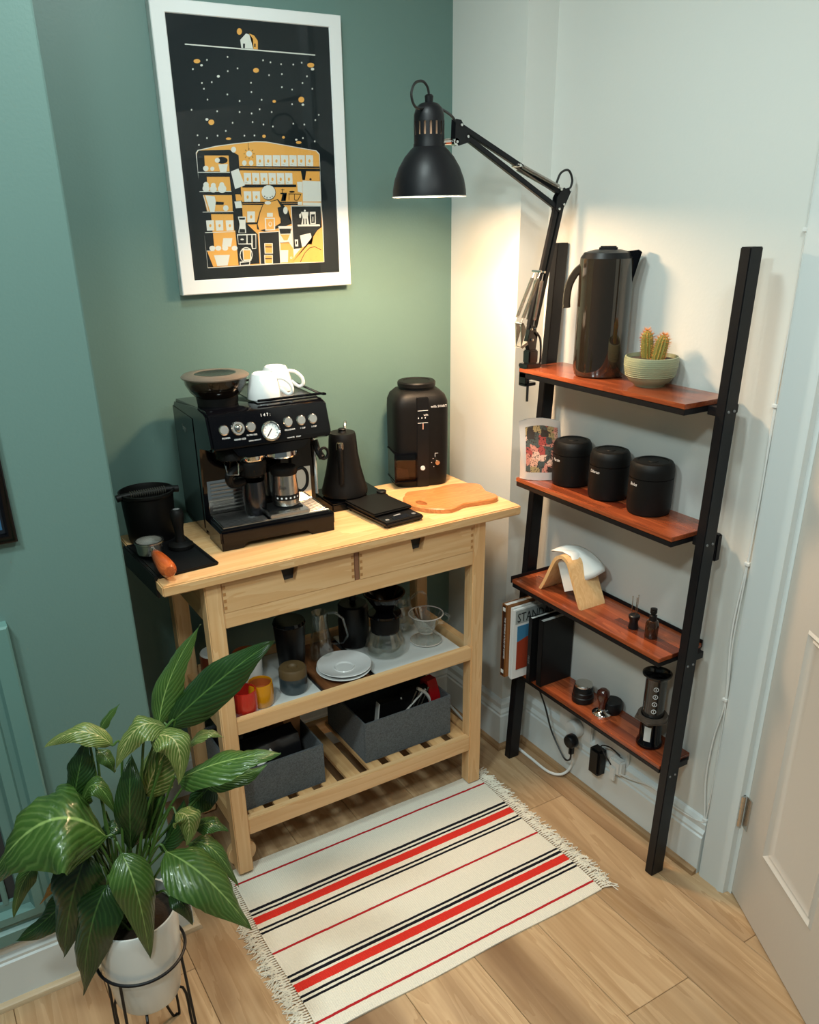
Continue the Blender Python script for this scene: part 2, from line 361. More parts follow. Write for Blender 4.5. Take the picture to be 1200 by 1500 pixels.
leaf = obj('door_panel_board', bm, 'door', door, flat=True)
DOORBM = None
prof = [(0, 0, 0), (.006, -.004, 0), (.010, .0005, 0), (.016, .0045, 0), (.020, .001, 0), (.030, .006, 0), (.036, .0075, 0)]
for (x0, x1, z0, z1) in panels:
    bm = nbm(); prev = None
    for (ins, dep, _) in prof:
        q = [bm.verts.new((x0+ins, dep, z0+ins)), bm.verts.new((x1-ins, dep, z0+ins)), bm.verts.new((x1-ins, dep, z1-ins)), bm.verts.new((x0+ins, dep, z1-ins))]
        if prev:
            for k in range(4): bm.faces.new((prev[k], prev[(k+1) % 4], q[(k+1) % 4], q[k]))
        prev = q
    bm.faces.new(prev); o = obj('door_field', bm, 'door', door, ang=20)
for z in (.222, 1.75):
    bm = nbm(); lathe(bm, [(0, 0), (.0065, 0), (.0065, .09), (0, .09)], (.004, -.012, z), 12)
    for k in range(1, 5): lathe(bm, [(.0065, 0), (.0065, .001)], (.004, -.012, z+.09*k/5), 12)
    box(bm, .001, .004, -.012, .03, z, z+.09); box(bm, .004, .030, -.0035, -.0005, z, z+.09)
    obj('hinge', bm, 'steel', door)
# thin cable clipped up beside the architrave
cab = thing('wall_cable', 'thin white cable clipped up the wall beside the door frame', 'cable', (.085, -1.085, 0))
pts = [(.088, -1.079, .15), (.088, -1.072, .20), (.087, -1.060, .30), (.087, -1.064, .42), (.088, -1.079, .54), (.088, -1.066, .72), (.088, -1.076, .90), (.088, -1.082, 1.08), (.088, -1.080, 1.26), (.088, -1.086, 1.5), (.088, -1.085, 1.75), (.088, -1.085, 2.1), (.088, -1.085, 2.44)]
bm = nbm(); tube(bm, smooth(pts), .0028, 6); obj('cable_run', bm, 'cord_white', cab, wl=cab)
pts2 = [(.088, -1.079, .17), (.087, -1.085, .3), (.088, -1.082, .54), (.087, -1.074, .7), (.088, -1.079, .9), (.088, -1.084, 1.26)]
bm = nbm(); tube(bm, smooth(pts2), .0022, 6); obj('cable_run', bm, 'cord_white', cab, wl=cab)
for y, z in ((-1.079, .17), (-1.079, .54), (-1.078, .90), (-1.082, 1.26), (-1.086, 1.6)):
    bm = nbm(); box(bm, .083, .094, y-.007, y+.007, z-.004, z+.004, bev=.001); obj('cable_clip', bm, 'white_plastic', cab, wl=cab)
# painted cupboard/grille casing at the far left of the breast
cs = thing('radiator_cover', 'teal painted wooden cover with stepped frame and dark grille on left wall', 'radiator cover', (-1.9, -.545, .19))
bm = nbm()
def steprect(bm, x0, x1, z0, z1, y0, steps):
    prev = None
    for ins, dy in steps:
        q = [bm.verts.new((x0+ins, y0-dy, z0+ins)), bm.verts.new((x1-ins, y0-dy, z0+ins)), bm.verts.new((x1-ins, y0-dy, z1-ins)), bm.verts.new((x0+ins, y0-dy, z1-ins))]
        if prev:
            for k in range(4): bm.faces.new((prev[k], prev[(k+1) % 4], q[(k+1) % 4], q[k]))
        prev = q
steprect(bm, -2.3, -1.402, .175, .93, -.524, [(0, 0), (0, .028), (.004, .032), (.034, .032), (.040, .022), (.052, .022), (.056, .030), (.075, .030), (.082, .012), (.10, .010), (.103, .002)])
obj('stepped_frame', bm, 'teal_gloss', cs, ang=25, wl=cs)
bm = nbm(); box(bm, -2.2, -1.49, -.527, -.5255, .27, .84); obj('back_panel', bm, 'dark', cs, wl=cs)
for k in range(12):
    bm = nbm(); x = -1.53-.05*k; box(bm, x-.006, x+.006, -.536, -.527, .27, .84, bev=.002); obj('grille_bar', bm, 'teal_gloss', cs, wl=cs)
# television / dark framed picture just entering at the left edge
tv = thing('wall_screen', 'black framed picture with glossy face cut by the left edge of the view', 'picture', (-1.75, -.535, 1.1))
bm = nbm(); steprect(bm, -2.1, -1.350, 1.09, 1.56, -.5255, [(0, 0), (0, .016), (.003, .018), (.017, .018), (.018, .012)])
obj('frame', bm, 'gloss', tv, wl=tv)
bm = nbm(); box(bm, -2.082, -1.368, -.536, -.530, 1.108, 1.542); obj('panel', bm, 'screen', tv, wl=tv)
bm = nbm(); box(bm, -1.395, -1.372, -.5368, -.5362, 1.13, 1.30); obj('print', bm, mat('pale_picture_patch', '#8d8876', .5, var=.4, vscale=40), tv, wl=tv)
bm = nbm(); box(bm, -1.395, -1.372, -.5369, -.5362, 1.116, 1.15); obj('print', bm, mat('blue_picture_patch', '#2f5e80', .4), tv, wl=tv)

